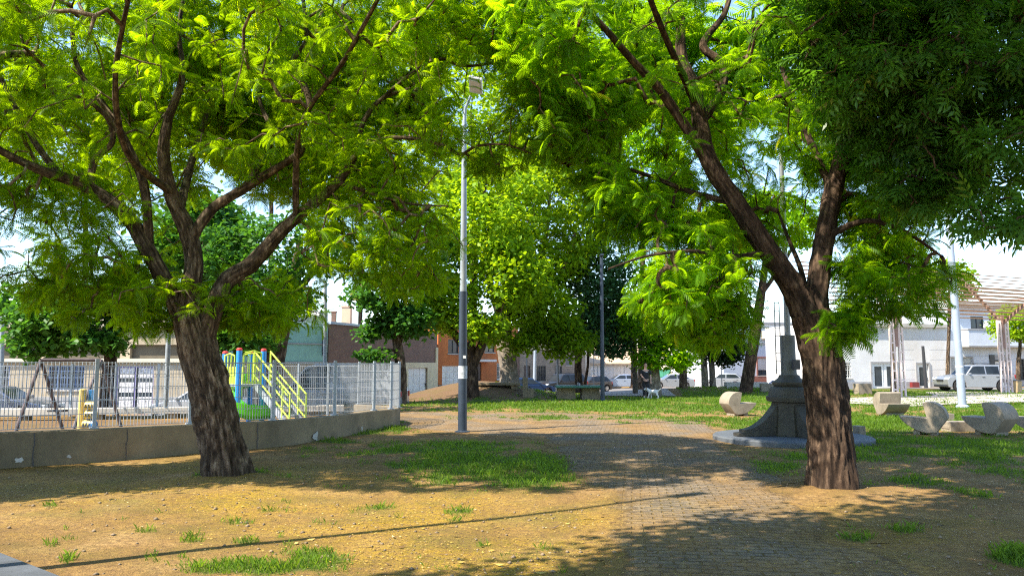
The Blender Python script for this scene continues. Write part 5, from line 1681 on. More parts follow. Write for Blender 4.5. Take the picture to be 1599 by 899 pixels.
# slide tower
Yt = 21.0
M_LIMEP = plain('lime_plastic', (0.50, 0.66, 0.06), .4, .08, 3.0)
M_GREENS = plain('green_slide_plastic', (0.10, 0.52, 0.02), .3, .08, 2.0)
M_REDC = plain('red_cap', (.55, .04, .03), .4, .1)
M_STEEL = plain('grey_steel_step', (.34, .36, .42), .5, .15, 4.0, metal=.3)
M_POSTB = plain('blue_post', (0.01, 0.22, 0.66), .3, .06, 3.0)
sl = thing('slide_tower', 'blue posted slide tower with lime ladder rails and green slide', 'slide', (P(395, 660, Yt).x, Yt, 0))
posts = {}
for k, (px, Y, top) in enumerate(((374, Yt - .6, 547), (412, Yt + .1, 548), (352, Yt + .3, 552), (392, Yt + 1.0, 553))):
    a = P(px, top, Y)
    o = MB().tube([(a.x, Y, gz(a.x, Y) - .05), (a.x, Y, a.z)], .075, 16).build('post', M_POSTB, sl, smooth=True)
    MB().lathe((a.x, Y, a.z + .002), [(.08, 0), (.08, .04), (.05, .07)], 16).build('cap', M_REDC, o)
    posts[k] = Vector((a.x, Y, a.z))
pz = P(390, 600, Yt).z
A_, B_, C_, D_ = posts[0], posts[1], posts[3], posts[2]
MB().prism([(A_.x, A_.y, pz - .05), (B_.x, B_.y, pz - .05), (C_.x, C_.y, pz - .05), (D_.x, D_.y, pz - .05)], None, (0, 0, .06)).build('platform', M_STEEL, sl)
def barrier(p, q, z0, z1, name='barrier', n=5):
    mb = MB()
    mb.tube([p + Vector((0, 0, z0 - p.z)), q + Vector((0, 0, z0 - q.z))], .022, 8)
    mb.tube([p + Vector((0, 0, z1 - p.z)), (p + q) / 2 + Vector((0, 0, z1 + .06 - (p.z + q.z) / 2)), q + Vector((0, 0, z1 - q.z))], .022, 8)
    for i in range(n):
        r_ = p + (q - p) * (i + .0) / (n - 1)
        mb.tube([(r_.x, r_.y, z0), (r_.x, r_.y, z1)], .018, 8)
    return mb.build(name, M_LIMEP, sl)
barrier(A_ + Vector((.12, .02, 0)), A_ + Vector((.50, .3, 0)), pz + .05, pz + .85, n=4)
barrier(B_ + Vector((-.15, -.05, 0)), B_ + Vector((-.45, -.3, 0)), pz + .05, pz + .8, n=4)
barrier(A_ + Vector((-.12, .0, 0)), A_ + Vector((-.48, .25, 0)), pz + .25, pz + .78, n=4)
# stair with rails running down to the right
s0, s1 = P(396, 598, Yt - .15), P(452, 662, Yt - .9)
s1.z = .05
for off, py0 in ((Vector((0, 0, 0)), 0), (Vector((.25, .62, 0)), 1)):
    mb = MB()
    a, b = s0 + off, s1 + off
    for dz in (.22, .52, .86):
        mb.tube([a + Vector((0, 0, dz)), b + Vector((0, 0, dz))], .024, 8)
    mb.tube([a + Vector((0, 0, -.1)), a + Vector((0, 0, .9))], .026, 8)
    mb.tube([b + Vector((0, 0, -.1)), b + Vector((0, 0, .88))], .026, 8)
    c = b + (a - b) * .2
    mb.tube([c + Vector((0, 0, -.2)), c + Vector((0, 0, .86))], .026, 8)
    mb.build('handrail', M_LIMEP, sl)
    MB().bar(a + Vector((0, 0, 0)), b + Vector((0, 0, 0)), .04, .16).build('stringer', M_STEEL, sl)
for k in range(6):
    t = (k + .5) / 6
    q = s0 + (s1 - s0) * t + Vector((.125, .31, 0))
    MB().box(q, (.2, .62, .03), rz=R(-22)).build('step', M_STEEL, sl)
# curved slide: open trough sweeping down
mb = MB()
ctr = P(383, 640, Yt + .2)
n = 26
prof = [(-.32, .24), (-.29, .06), (-.16, -.02), (0, -.04), (.16, -.02), (.29, .06), (.32, .24), (.36, .24), (.33, .02), (.18, -.07), (0, -.09), (-.18, -.07), (-.33, .02), (-.36, .24)]
V, Fs = [], []
for i in range(n):
    t = i / (n - 1)
    an = R(95) + R(255) * t
    rad = .66
    cx = ctr.x + rad * math.cos(an)
    cy = ctr.y + rad * math.sin(an)
    zz = pz + .05 + (0.26 - pz) * min(1, t * 1.25)
    for (r_, z_) in prof:
        V.append((cx + r_ * math.cos(an), cy + r_ * math.sin(an), zz + z_ * 1.25))
for i in range(n - 1):
    for k in range(len(prof)):
        a, b = i * len(prof) + k, i * len(prof) + (k + 1) % len(prof)
        Fs.append((a, b, b + len(prof), a + len(prof)))
mb.add(V, Fs).build('slide_trough', M_GREENS, sl, smooth=True)
q = P(364, 585, Yt)
MB().box((q.x, q.y + .1, (pz + .75 + pz) / 2 - .35), (.5, .05, .9)).build('side_panel', M_LIMEP, sl, bevel=.02)

# ------------------------------------------------------------------ monument base with flagpole
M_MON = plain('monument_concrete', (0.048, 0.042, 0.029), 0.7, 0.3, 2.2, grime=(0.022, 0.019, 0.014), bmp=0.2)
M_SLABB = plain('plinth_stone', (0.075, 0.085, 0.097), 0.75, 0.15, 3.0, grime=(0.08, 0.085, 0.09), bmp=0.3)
mx = P(1236, 690, 17.3)
mcx, mcy = mx.x, 17.3
mon = thing('monument', 'grey concrete monument base with curved buttresses and tall flagpole', 'monument', (mcx, mcy, 0))
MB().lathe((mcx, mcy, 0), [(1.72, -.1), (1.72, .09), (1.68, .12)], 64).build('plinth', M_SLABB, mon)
zc = P(1240, 622, 17.3).z
def fin(ang):
    d = Vector((math.cos(ang), math.sin(ang), 0))
    s = Vector((-d.y, d.x, 0)) * .13
    pr = [(.35, .12), (1.36, .12), (1.36, .20), (1.22, .21), (1.22, .27)]
    for k in range(1, 11):
        t = k / 10
        r_ = 1.22 - .88 * t
        pr.append((.36 + .86 * (1 - t) ** 1.0, .27 + (zc - .27 - .08) * (t ** 2.0)))
    pr.append((.30, zc - .08))
    poly = [Vector((mcx, mcy, 0)) + d * r_ + Vector((0, 0, z)) - s for r_, z in pr]
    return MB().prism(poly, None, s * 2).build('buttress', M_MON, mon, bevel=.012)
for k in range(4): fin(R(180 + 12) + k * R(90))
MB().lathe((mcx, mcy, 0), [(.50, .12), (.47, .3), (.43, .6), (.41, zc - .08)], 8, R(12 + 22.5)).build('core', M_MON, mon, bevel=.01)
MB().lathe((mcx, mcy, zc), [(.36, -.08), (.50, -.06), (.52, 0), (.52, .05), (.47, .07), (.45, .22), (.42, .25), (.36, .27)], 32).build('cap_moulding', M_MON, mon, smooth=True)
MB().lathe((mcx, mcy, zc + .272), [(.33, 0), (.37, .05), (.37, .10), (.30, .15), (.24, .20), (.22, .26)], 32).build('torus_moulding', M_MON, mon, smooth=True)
MB().lathe((mcx, mcy, zc + .532), [(.19, 0), (.17, .04), (.165, .35), (.16, .36), (.155, .9)], 24).build('column_drum', plain('drum_grey', (.10, .10, .09), .7, .12, 3.0), mon, smooth=True)
pole_m = plain('flagpole_grey', (0.20, 0.21, 0.22), .5, .12, 2.0, metal=.4)
fp = MB().tube([(mcx, mcy, zc + 1.43), (mcx, mcy, 6.0), (mcx, mcy, 11.5)], [.07, .055, .04], 14).build('flagpole', pole_m, mon, smooth=True)
lad = MB()
for sx in (-.30, -.19): lad.bar((mcx + sx, mcy - .05, zc + .55), (mcx + sx, mcy - .05, zc + 2.2), .02)
for k in range(9): lad.bar((mcx - .30, mcy - .05, zc + .65 + k * .19), (mcx - .19, mcy - .05, zc + .65 + k * .19), .015)
lad.build('ladder', pole_m, mon)
q = P(1243, 569, 17.0)
MB().box((q.x, 17.0, q.z), (.15, .12, .22)).build('junction_box', M_FRAMED, mon, bevel=.008)

# ------------------------------------------------------------------ pergola
M_PERG = plain('pink_pergola_paint', (0.60, 0.50, 0.47), 0.7, 0.1, 2.0, grime=(0.42, 0.26, 0.2))
M_PSTEEL = plain('rust_red_steel', (0.24, 0.145, 0.115), 0.6, 0.15, 2.0)
M_SLAT = plain('weathered_slat', (0.36, 0.215, 0.12), 0.7, 0.2, 2.0)
pg = thing('pergola', 'wooden slatted butterfly pergola on pink lattice columns', 'pergola', (23, 40, 0))
c1 = P(1405, 620, 38.5); c1.z = 0
c2 = P(1573, 612, 42.0); c2.z = 0
row = (c2 - c1).normalized()
prp = Vector((-row.y, row.x, 0))      # pointing back and left
def lattice(base, lean):
    z0_ = gz(base.x, base.y) - .1
    o = MB()
    top = Vector((base.x, base.y, 4.15)) + row * lean
    for sx in (-.16, .16):
        o.bar(Vector((base.x, base.y, z0_)) + row * sx, top + row * sx * .7, .085, .1)
    for k in range(9):
        t = (k + .1) / 9
        a = Vector((base.x, base.y, z0_)) + (top - Vector((base.x, base.y, z0_))) * t
        o.bar(a - row * .16, a + row * .16, .07, .08)
    return o.build('lattice_post', M_PERG, pg)
cols = [c1 - row * (c2 - c1).length, c1, c2, c2 + row * (c2 - c1).length]
for c in cols[1:]:
    lattice(c - row * .28, -.10 + .0)
    lattice(c + row * .28, -.02)
    v = Vector((c.x, c.y, 3.95)) - row * .05
    tip_b = v + prp * 2.5 + Vector((0, 0, 3.05))
    tip_f = v - prp * 2.0 + Vector((0, 0, 1.55))
    MB().bar(Vector((c.x, c.y, 2.6)) - row * .05, v + Vector((0, 0, .5)), .14, .14).bar(v, tip_b, .11, .16).bar(v, tip_f, .10, .14).build('roof_arm', M_PSTEEL, pg)
    MB().bar(v + prp * 1.2 + Vector((0, 0, 1.46)), v - prp * 1.6 + Vector((0, 0, 1.24)), .06, .06).build('tie', M_PSTEEL, pg)
r0, r1 = c1 - row * 4.5, cols[-1] + row * 2
for k in range(13):
    t = (k + .6) / 13
    o = prp * 2.5 * t + Vector((0, 0, 3.95 + 3.05 * t + .12))
    MB().bar(Vector((r0.x, r0.y, 0)) + o, Vector((r1.x, r1.y, 0)) + o, .13, .045, up=(0, 0, 1)).build('slat', M_SLAT, pg)
for k in range(10):
    t = (k + .8) / 10
    o = -prp * 2.0 * t + Vector((0, 0, 3.95 + 1.55 * t + .12))
    MB().bar(Vector((r0.x, r0.y, 0)) + o, Vector((r1.x, r1.y, 0)) + o, .13, .045, up=(0, 0, 1)).build('slat', M_SLAT, pg)

# ------------------------------------------------------------------ concrete benches
M_BENCH = plain('bench_cast_concrete', (0.25, 0.21, 0.155), 0.85, 0.2, 3.0, grime=(0.09, 0.075, 0.052), bmp=0.15)
def bench(label, px, py, Y, rz, wid=.62, sc_=1.0):
    """cast concrete lounge bench: a disc profile with a wedge cut out for seat and back"""
    b = G(px, py)
    x, y = (px - 799.5) / F_PX * Y, Y
    root = thing('concrete_bench', label, 'bench', (x, y, gz(x, y)), rz, 'cast concrete lounge benches')
    r = .375
    prof = []
    # back: arc from top round the rear and under to the front lip (local x = forward)
    for k in range(25):
        a = R(68) + R(172) * k / 24 if k < 17 else None
        if a is None: break
        prof.append((-.16 + r * math.cos(a), .44 + r * math.sin(a)))
    # belly sweeps forward to the seat lip
    x0, z0_ = prof[-1]
    for k in range(1, 13):
        a = R(240) + R(85) * k / 12
        prof.append((-.16 + r * math.cos(a) + .33 * (k / 12) ** 1.6, .44 + r * math.sin(a) - .0 + (.16 * (k / 12) ** 3)))
    lip = prof[-1]
    prof.append((lip[0] + .03, .455))
    prof.append((-.10, .43))
    poly = [Vector((px_ * sc_, -wid / 2, pz_ * sc_ - .02)) for px_, pz_ in prof]
    MB().prism(poly, None, (0, wid, 0)).build('seat_shell', M_BENCH, root, local=True, bevel=.012, smooth=True)
    f = MB()
    f.box((-.22, 0, .05), (.16, wid * .8, .14)).box((.14, 0, .05), (.14, wid * .8, .14))
    f.build('foot', M_BENCH, root, local=True, bevel=.01)
    return root
bench('concrete lounge bench in side view with its seat to the left, nearest the flagpole lawn', 1434, 677, 18.8, R(146), .52)
bench('concrete lounge bench turned with its drum back to the viewer, beside a low block', 1535, 678, 18.6, R(118), .62)
bench('concrete lounge bench cut off by the right edge of the view', 1604, 676, 18.8, R(146), .55)
bench('sunlit beige concrete lounge bench behind the side view bench, drum back upright', 1386, 652, 25.2, R(-90), .72)
bench('sunlit beige concrete lounge bench alone on the lawn left of the monument', 1149, 649, 25.6, R(14), .62)

def block(label, px, py, Y, d, rz, m=None, name='concrete_block'):
    x, y = (px - 799.5) / F_PX * Y, Y
    z = gz(x, y)
    mb = MB().box((0, 0, d[2] / 2 - .03), d)
    mb.box((0, 0, d[2] * .5 - .03), (d[0] + .03, d[1] * .85, d[2] * .3))
    o = mb.build(name, m or M_BENCH, None, local=True, bevel=.012)
    o.location = (x, y, z)
    o.rotation_euler = (0, 0, rz)
    return tag(o, label, 'block')
block('long low concrete block between the two shaded lounge benches', 1488, 672, 19.6, (.75, .35, .28), R(8))
block('small concrete block just behind the side view lounge bench', 1470, 660, 23.0, (.3, .3, .28), R(5))
block('cut concrete block peeping out right of the right tree trunk', 1334, 666, 17.9, (.16, .3, .3), R(5))
block('small tan concrete block by the paved plaza right of the right trunk', 1342, 618, 43, (.85, .5, .62), R(12))
block('small concrete bollard block beside the leaning bare trunk', 1197, 625, 43, (.9, .5, .5), R(-8))

# slab table on the dirt mound and L shaped seat
def slab_table():
    Y = 38.6
    a, b = P(738, 598, Y), P(812, 598, Y)
    root = thing('slab_table', 'long grey concrete slab bench on top of the dirt mound', 'slab bench', ((a.x + b.x) / 2, Y, gz((a.x + b.x) / 2, Y)))
    MB().box(((a.x + b.x) / 2, Y, P(775, 599, Y).z), (b.x - a.x, .8, .13)).build('top_slab', M_PLAYC, root, bevel=.015)
    for t in (.12, .88):
        x = a.x + (b.x - a.x) * t
        z0_ = gz(x, Y) - .1
        zt = P(775, 599, Y).z - .068
        if zt > z0_: MB().box((x, Y + .05, (z0_ + zt) / 2), (.3, .5, zt - z0_)).build('support', M_PLAYC, root)
slab_table()
def l_seat():
    Y = 36.8
    x0, x1 = P(816, 600, Y).x, P(833, 600, Y).x
    z = gz((x0 + x1) / 2, Y)
    root = thing('corner_seat', 'grey concrete L shaped seat left of the green table', 'seat', ((x0 + x1) / 2, Y, z))
    zt, zs = P(820, 589, Y).z, P(828, 606, Y).z
    xm = x0 + (x1 - x0) * .45
    MB().box(((x0 + xm) / 2, Y, (z - .1 + zt) / 2), (xm - x0, .6, zt - z + .1)).build('backrest', M_PLAYC, root, bevel=.015)
    MB().box(((xm + x1) / 2 + .002, Y, (z - .1 + zs) / 2), (x1 - xm, .58, zs - z + .1)).build('seat', M_PLAYC, root, bevel=.015)
l_seat()
# green concrete ping pong table
def pingpong():
    Y = 37.0
    a, b = P(869, 606, Y), P(938, 606, Y)
    cx = (a.x + b.x) / 2
    z = gz(cx, Y)
    root = thing('table_tennis_table', 'green topped concrete table tennis table with two grey block legs', 'table', (cx, Y, z))
    zt = P(900, 601.5, Y).z
    MB().box((cx, Y, zt - .05), (b.x - a.x + .12, 1.5, .10)).build('top', plain('table_green', (.015, .10, .06), .5, .15, 3.0), root, bevel=.015)
    for px in (884, 922):
        q = P(px, 615, Y)
        MB().prism([(q.x - .46, Y - .35, z - .1), (q.x + .46, Y - .35, z - .1), (q.x + .40, Y - .35, zt - .1), (q.x - .44, Y - .35, zt - .1)], None, (0, .9, 0)).build('leg', M_PLAYC, root, bevel=.012)
    MB().box((cx, Y, zt + .07), (.03, 1.4, .13)).build('net', M_STEEL, root)
pingpong()
block('low concrete curb bench on the crest of the green mound', 1162, 609, 47.0, (2.6, .5, .38), R(3), M_CONC2, 'curb_bench')

# ------------------------------------------------------------------ poles and lamps
M_LAMPB = plain('dark_blue_paint', (0.022, 0.034, 0.055), .45, .2, 3.0)
M_LAMPW = plain('pale_grey_paint', (0.26, 0.29, 0.31), .45, .12, 4.0, metal=.2)
YLP = 19.6
def park_lamp():
    q = G(722, 674)
    YL_ = q.y
    root = thing('street_lamp', 'tall park lamp with dark blue lower pole and square head amid the leaves', 'street lamp', (q.x, YL_, gz(q.x, YL_)))
    zt = P(722, 190, YL_).z
    zb = P(722, 455, YL_).z
    MB().tube([(q.x, YL_, -.1), (q.x, YL_, 1.0), (q.x, YL_, zb)], [.115, .112, .10], 20).build('lower_pole', M_LAMPB, root, smooth=True)
    MB().tube([(q.x, YL_, zb + .002), (q.x, YL_, zt)], [.088, .06], 16).build('upper_pole', M_LAMPW, root, smooth=True)
    MB().lathe((q.x, YL_, -.05), [(.2, 0), (.2, .07), (.13, .09)], 20).build('base_plate', M_LAMPB, root)
    e = P(735, 150, YL_ - .1)
    arm = MB().tube([(q.x, YL_, zt), (q.x + .02, YL_, zt + .35), (e.x, YL_ - .1, e.z)], [.05, .042, .035], 12).build('arm', M_LAMPW, root, smooth=True)
    hd = P(743, 133, YL_ - .25)
    M_ = Matrix.Rotation(R(-28), 3, 'X') @ Matrix.Rotation(R(18), 3, 'Y')
    MB().box(hd, (.36, .52, .09), M=M_).build('lamp_head', plain('lamp_head_grey', (.52, .52, .5), .4, .06), root, bevel=.02)
    MB().box(hd + M_ @ Vector((0, 0, -.052)), (.26, .34, .012), M=M_).build('lamp_glass', plain('lamp_lens', (.60, .5, .42), .3, .06), root)
    s_ = P(724, 581, YL_ - .11)
    st = MB().lathe((q.x, YL_, s_.z - .16), [(.1155, 0), (.1155, .32)], 20).build('sticker', plain('torn_paper', (.45, .48, .52), .8, .35, 14.0), root)
    s2 = P(724, 557, YL_ - .11)
    MB().box((s2.x + .02, YL_ - .103, s2.z), (.07, .02, .07)).build('sticker', plain('small_sticker', (.6, .62, .62), .7, .2, 9.0), root)
park_lamp()
# the same kind of lamp stands outside the view on the left; its pole shades the dirt
def outside_lamp():
    x, y = -4.95, 5.98
    root = thing('street_lamp', 'park lamp standing outside the view on the near left', 'street lamp', (x, y, 0))
    MB().tube([(x, y, -.1), (x, y, 1.0), (x, y, 3.6)], [.07, .065, .06], 16).build('lower_pole', M_LAMPB, root, smooth=True)
    MB().tube([(x, y, 3.602), (x, y, 9.5)], [.055, .04], 16).build('upper_pole', M_LAMPW, root, smooth=True)
    MB().box((x + .25, y + .14, 9.58), (.6, .22, .08), rz=R(29)).build('lamp_head', M_LAMPW, root, bevel=.02)
outside_lamp()

def pole(name, label, px0, py0, px1, py1, Y, rad, m, cat='pole', parts=None, base=.0):
    a, b = P(px0, py0, Y), P(px1, py1, Y)
    a.z = min(a.z, gz(a.x, Y)) - .05
    root = thing(name, label, cat, (a.x, a.y, a.z))
    MB().tube([a, a + (b - a) * .5, b], [rad, rad * .92, rad * .75], 14).build('pole', m, root, smooth=True)
    MB().lathe((a.x, a.y, a.z + .03), [(rad * 1.6, 0), (rad * 1.6, .08), (rad * 1.1, .14)], 14).build('base_collar', m, root)
    if parts: parts(root, a, b)
    return root
M_POLEW = plain('white_blue_pole', (.27, .32, .40), .45, .08, 3.0, grime=(.25, .29, .35))
def bands(root, a, b):
    for py in (571, 583):
        q = P(1497, py, 30.4)
        t = (q.z - a.z) / (b.z - a.z)
        c = a + (b - a) * t
        MB().lathe((c.x, c.y, c.z - .05), [(.152, 0), (.152, .06)], 14).build('band', M_WHITE, root)
pole('lamp_pole', 'tall pale blue white pole on the lawn behind the lounge benches', 1503, 636, 1474, 250, 30.4, .15, M_POLEW, 'pole', bands)
def head(root, a, b):
    MB().box(b + Vector((0, -.15, .03)), (.16, .5, .08)).build('lamp_head', M_LAMPB, root)
pole('lamp_pole', 'thin black lamp pole behind the green table', 871, 612, 870, 478, 46, .07, M_LAMPB, 'street lamp', head)
pole('lamp_pole', 'dark lamp pole standing right of the green table', 941, 626, 939, 400, 36.3, .105, M_LAMPB, 'street lamp', head)
pole('lamp_pole', 'short black lamp pole left of the white pole before the stone house', 824, 604, 822, 543, 57, .06, M_LAMPB, 'street lamp', head)
pole('utility_pole', 'white painted utility pole before the stone house', 834, 612, 836, 520, 58, .13, M_POLEW)
pole('utility_pole', 'grey wooden utility post left of the walking person', 992, 618, 990, 480, 43, .15, M_BARK3)
pole('utility_pole', 'grey metal utility pole between the teal and brick buildings', 507, 640, 508, 440, 34, .095, M_LAMPW)
pole('utility_pole', 'pale leaning metal pole left of the left tipa trunk', 258, 640, 268, 420, 30, .10, M_LAMPW)
pole('utility_pole', 'pale grey pole at the far left edge before the tan house', 2, 640, 4, 470, 33, .11, M_LAMPW)
pole('lamp_pole', 'dark thin pole behind the slide tower', 367, 640, 366, 500, 26, .06, M_LAMPB, 'street lamp', head)
pole('utility_pole', 'dark leaning post by the door of the white house', 1447, 614, 1441, 540, 55, .13, M_FRAMED)

def street_sign(label, px, py0, Y, spx, spy, sw, sh):
    b = P(px, spy, Y)
    root = thing('street_sign', label, 'sign', (b.x, Y, gz(b.x, Y)))
    MB().tube([(b.x, Y, gz(b.x, Y) - .1), (b.x, Y, b.z + .3)], .035, 8).build('post', M_LAMPB, root)
    c = P(spx, spy, Y)
    pl = MB().box((c.x, Y - .03, c.z), (sw, .03, sh)).build('sign_plate', plain('sign_black', (.012, .014, .022), .4, .1), root)
    mk = MB()
    mk.box((c.x - sw * .32, Y - .05, c.z + .02), (sw * .12, .006, sh * .35))
    mk.box((c.x + sw * .14, Y - .05, c.z + sh * .15), (sw * .5, .006, sh * .16))
    mk.box((c.x + sw * .16, Y - .05, c.z - sh * .15), (sw * .36, .006, sh * .12))
    mk.build('sign_mark', M_WHITE, pl)
street_sign('black street name plate on a post before the pale blue house', 1126, 607, 55, 1147, 554, .85, .40)
street_sign('black street name plate behind the sapling', 927, 612, 62, 933, 551, .6, .48)

# ------------------------------------------------------------------ cars
M_TYRE = plain('tyre_rubber', (0.012, 0.012, 0.013), .85, .2, 8.0)
M_RIM = plain('alloy_rim', (.42, .43, .45), .35, .1, 4.0, metal=.8)
M_LAMPC = plain('headlamp_glass', (.62, .66, .7), .15, .08, 4.0)
M_TAIL = plain('tail_lamp_red', (.40, .015, .02), .25, .1, 4.0)
M_TRIM = plain('black_car_trim', (.014, .014, .016), .55, .2, 5.0)
M_CGLASS = glass_mat('car_glass', (.018, .024, .03), .05)
def paint(name, c, metal=.35): return plain(name, c, .32, .05, 1.5, metal=metal, bmp=0, coat=.6)

def car(label, kind, X_, Y_, heading, m, z=None, group='cars parked around the square'):
    """heading: direction the nose points, degrees from +X"""
    spec = {'sedan': dict(L=4.35, W=1.70, wb=2.50, wr=.31, belt=.93, gc=.18,
                          cabin=[(.98, .90), (.22, 1.40), (-.35, 1.45), (-1.05, 1.40), (-1.80, .98)], hood=[(2.14, .42), (2.16, .62), (2.02, .74), (1.05, .93)], tail=[(-1.72, .99), (-2.10, .95), (-2.17, .70), (-2.15, .35)], pil=(-.42,)),
            'hatch': dict(L=3.85, W=1.65, wb=2.46, wr=.30, belt=.92, gc=.18,
                          cabin=[(.88, .90), (.18, 1.38), (-.45, 1.44), (-1.35, 1.38), (-1.80, .98)], hood=[(1.90, .42), (1.93, .62), (1.80, .74), (.95, .92)], tail=[(-1.82, .96), (-1.90, .72), (-1.92, .35)], pil=(-.40,)),
            'suv': dict(L=4.2, W=1.76, wb=2.55, wr=.36, belt=1.06, gc=.26,
                        cabin=[(.95, 1.02), (.42, 1.62), (-.2, 1.68), (-1.75, 1.64), (-1.98, 1.06)], hood=[(2.05, .5), (2.08, .78), (1.95, .90), (1.0, 1.06)], tail=[(-2.02, 1.05), (-2.08, .8), (-2.06, .45)], pil=(-.30, -1.15)),
            'van': dict(L=5.7, W=1.95, wb=3.4, wr=.35, belt=1.30, gc=.24,
                        cabin=[(2.15, 1.28), (1.35, 2.30), (.9, 2.45), (-2.4, 2.47), (-2.80, 1.29)], hood=[(2.80, .5), (2.84, .85), (2.68, 1.05), (2.15, 1.30)], tail=[(-2.82, 1.30), (-2.84, .8), (-2.82, .45)], pil=(.35,))}[kind]
    if z is None: z = gz(X_, Y_) + .03
    root = thing('parked_van' if kind == 'van' else 'parked_car', label, 'van' if kind == 'van' else 'car', (X_, Y_, z), R(heading), group)
    W, wr, wb = spec['W'], spec['wr'], spec['wb']
    # lower body outline with wheel arches
    ol = [(a, b) for a, b in spec['hood']] + spec['tail']
    bot = []
    gc = spec['gc']
    def arch(cx):
        R_ = wr * 1.18
        pts = []
        for k in range(11):
            a = math.pi * k / 10
            pts.append((cx - R_ * math.cos(a), wr + R_ * math.sin(a)))
        return [(cx - R_, gc)] + pts[0:] + [(cx + R_, gc)]
    bot = [(spec['tail'][-1][0] + .05, gc + .03)] + arch(-wb / 2 - .02) + arch(wb / 2 + .08) + [(spec['hood'][0][0] - .05, gc + .03)]
    out = ol + bot
    poly = [Vector((a, -W / 2, b)) for a, b in out]
    b_ = MB().prism(poly, None, (0, W, 0)).build('body', m, root, local=True, bevel=.05, seg=3)
    # greenhouse, tapering inwards
    cb = spec['cabin']
    zb, zt = cb[0][1], max(q[1] for q in cb)
    def yw(z): return W / 2 * (.965 - .20 * (z - zb) / (zt - zb) * (.6 if kind == 'van' else 1))
    n = len(cb)
    V = [Vector((a, -yw(b), b)) for a, b in cb] + [Vector((a, yw(b), b)) for a, b in cb]
    Fc = [tuple(range(n)), tuple(range(2 * n - 1, n - 1, -1))] + [(i, (i + 1) % n, (i + 1) % n + n, i + n) for i in range(n)]
    MB().add(V, Fc).build('cabin', m, root, local=True, bevel=.045, seg=3)
    # side windows follow the cabin outline, split by pillars
    def roofz(x):
        xs = [q[0] for q in cb][::-1]
        zs = [q[1] for q in cb][::-1]
        return float(np.interp(x, xs, zs))
    xf_, xr_ = cb[0][0] - .14, cb[-1][0] + .16
    if kind == 'van': xr_ = .2
    cuts = [xf_] + [c for c in spec['pil'] if c > xr_] + [xr_]
    for i in range(len(cuts) - 1):
        x0, x1 = cuts[i] - (.035 if i else 0), cuts[i + 1] + .035
        xs = np.linspace(x0, x1, 9)
        top = [(x, max(zb + .07, min(roofz(x) - .085, zt - .12))) for x in xs]
        ring = [(x, zb + .065) for x in (x1, x0)] + top
        for s in (-1, 1):
            vs = [Vector((x, s * (yw(z_) + .006), z_)) for x, z_ in ring]
            w_ = MB().prism(vs, None, (0, -s * .03, 0)).build('window', M_CGLASS, root, local=True)
    def screen(p, q, name, ins=.10):
        d = Vector((q[0] - p[0], 0, q[1] - p[1]))
        nrm = Vector((d.z, 0, -d.x)).normalized()
        if (nrm.x > 0) != (p[0] > 0): nrm = -nrm
        a, b = Vector((p[0], 0, p[1])) + d * ins + nrm * .012, Vector((p[0], 0, p[1])) + d * (1 - ins) + nrm * .012
        ya, yb = yw(a.z) - .07, yw(b.z) - .07
        MB().prism([a + Vector((0, -ya, 0)), a + Vector((0, ya, 0)), b + Vector((0, yb, 0)), b + Vector((0, -yb, 0))], None, -nrm * .03).build(name, M_CGLASS, root, local=True)
    screen(cb[0], cb[1], 'windscreen')
    screen(cb[-1], cb[-2], 'rear_window', .12 if kind != 'van' else .3)
    xh, xt = spec['hood'][1][0], spec['tail'][-2][0]
    zh = spec['hood'][1][1]
    for s in (-1, 1):
        MB().box((xh - .10, s * (W / 2 - .25), zh + .02), (.22, .36, .15), rz=-s * R(14)).build('headlight', M_LAMPC, root, local=True, bevel=.03)
        MB().box((xt + .05, s * (W / 2 - .12), spec['belt'] - .14), (.14, .24, .24)).build('tail_light', M_TAIL, root, local=True, bevel=.02)
        MB().box((cb[0][0] - .22, s * (W / 2 + .05), zb + .09), (.12, .16, .11)).build('mirror', m if kind != 'van' else M_TRIM, root, local=True, bevel=.03)
        for x in [(cuts[i + 1] + .18) for i in range(len(cuts) - 1)][:2]:
            MB().box((x, s * (W / 2 + .008), zb - .12), (.18, .03, .035)).build('door_handle', M_TRIM, root, local=True, bevel=.008)
    MB().box((xh + .0, 0, zh - .08), (.06, W * .42, .12)).build('grille', M_TRIM, root, local=True, bevel=.01)
    MB().box((spec['hood'][0][0] - .02, 0, .36), (.10, W * .86, .14)).build('front_bumper', M_TRIM if kind in ('suv', 'van') else m, root, local=True, bevel=.03)
    MB().box((spec['tail'][-1][0] + .02, 0, .40), (.12, W * .88, .16)).build('rear_bumper', M_TRIM if kind in ('suv', 'van') else m, root, local=True, bevel=.03)
    MB().box((xt - .01, 0, .68), (.02, .42, .12)).build('number_plate', M_WHITE, root, local=True)
    MB().box((0, 0, gc + .12), (spec['L'] * .9, W * .84, .2)).build('underbody', M_TRIM, root, local=True)
    if kind == 'van':
        for s in (-1, 1):
            for x in (1.42, .28, -.95):
                MB().box((x, s * (W / 2 + .002), .85), (.018, .012, .85)).build('door_seam', M_TRIM, root, local=True)
            MB().box((-1.2, s * (W / 2 + .006), .78), (2.6, .03, .13)).build('side_moulding', M_TRIM, root, local=True)
    if kind == 'suv':
        for s in (-1, 1): MB().tube([(.3, s * .58, zt + .03), (-.4, s * .58, zt + .05), (-1.6, s * .58, zt + .02)], .02, 8).build('roof_rail', M_TRIM, root, local=True)
        MB().tube([(-2.10, .05, .95), (-2.28, .05, .95)], .34, 20).build('spare_wheel', M_TYRE, root, local=True, bevel=.04)
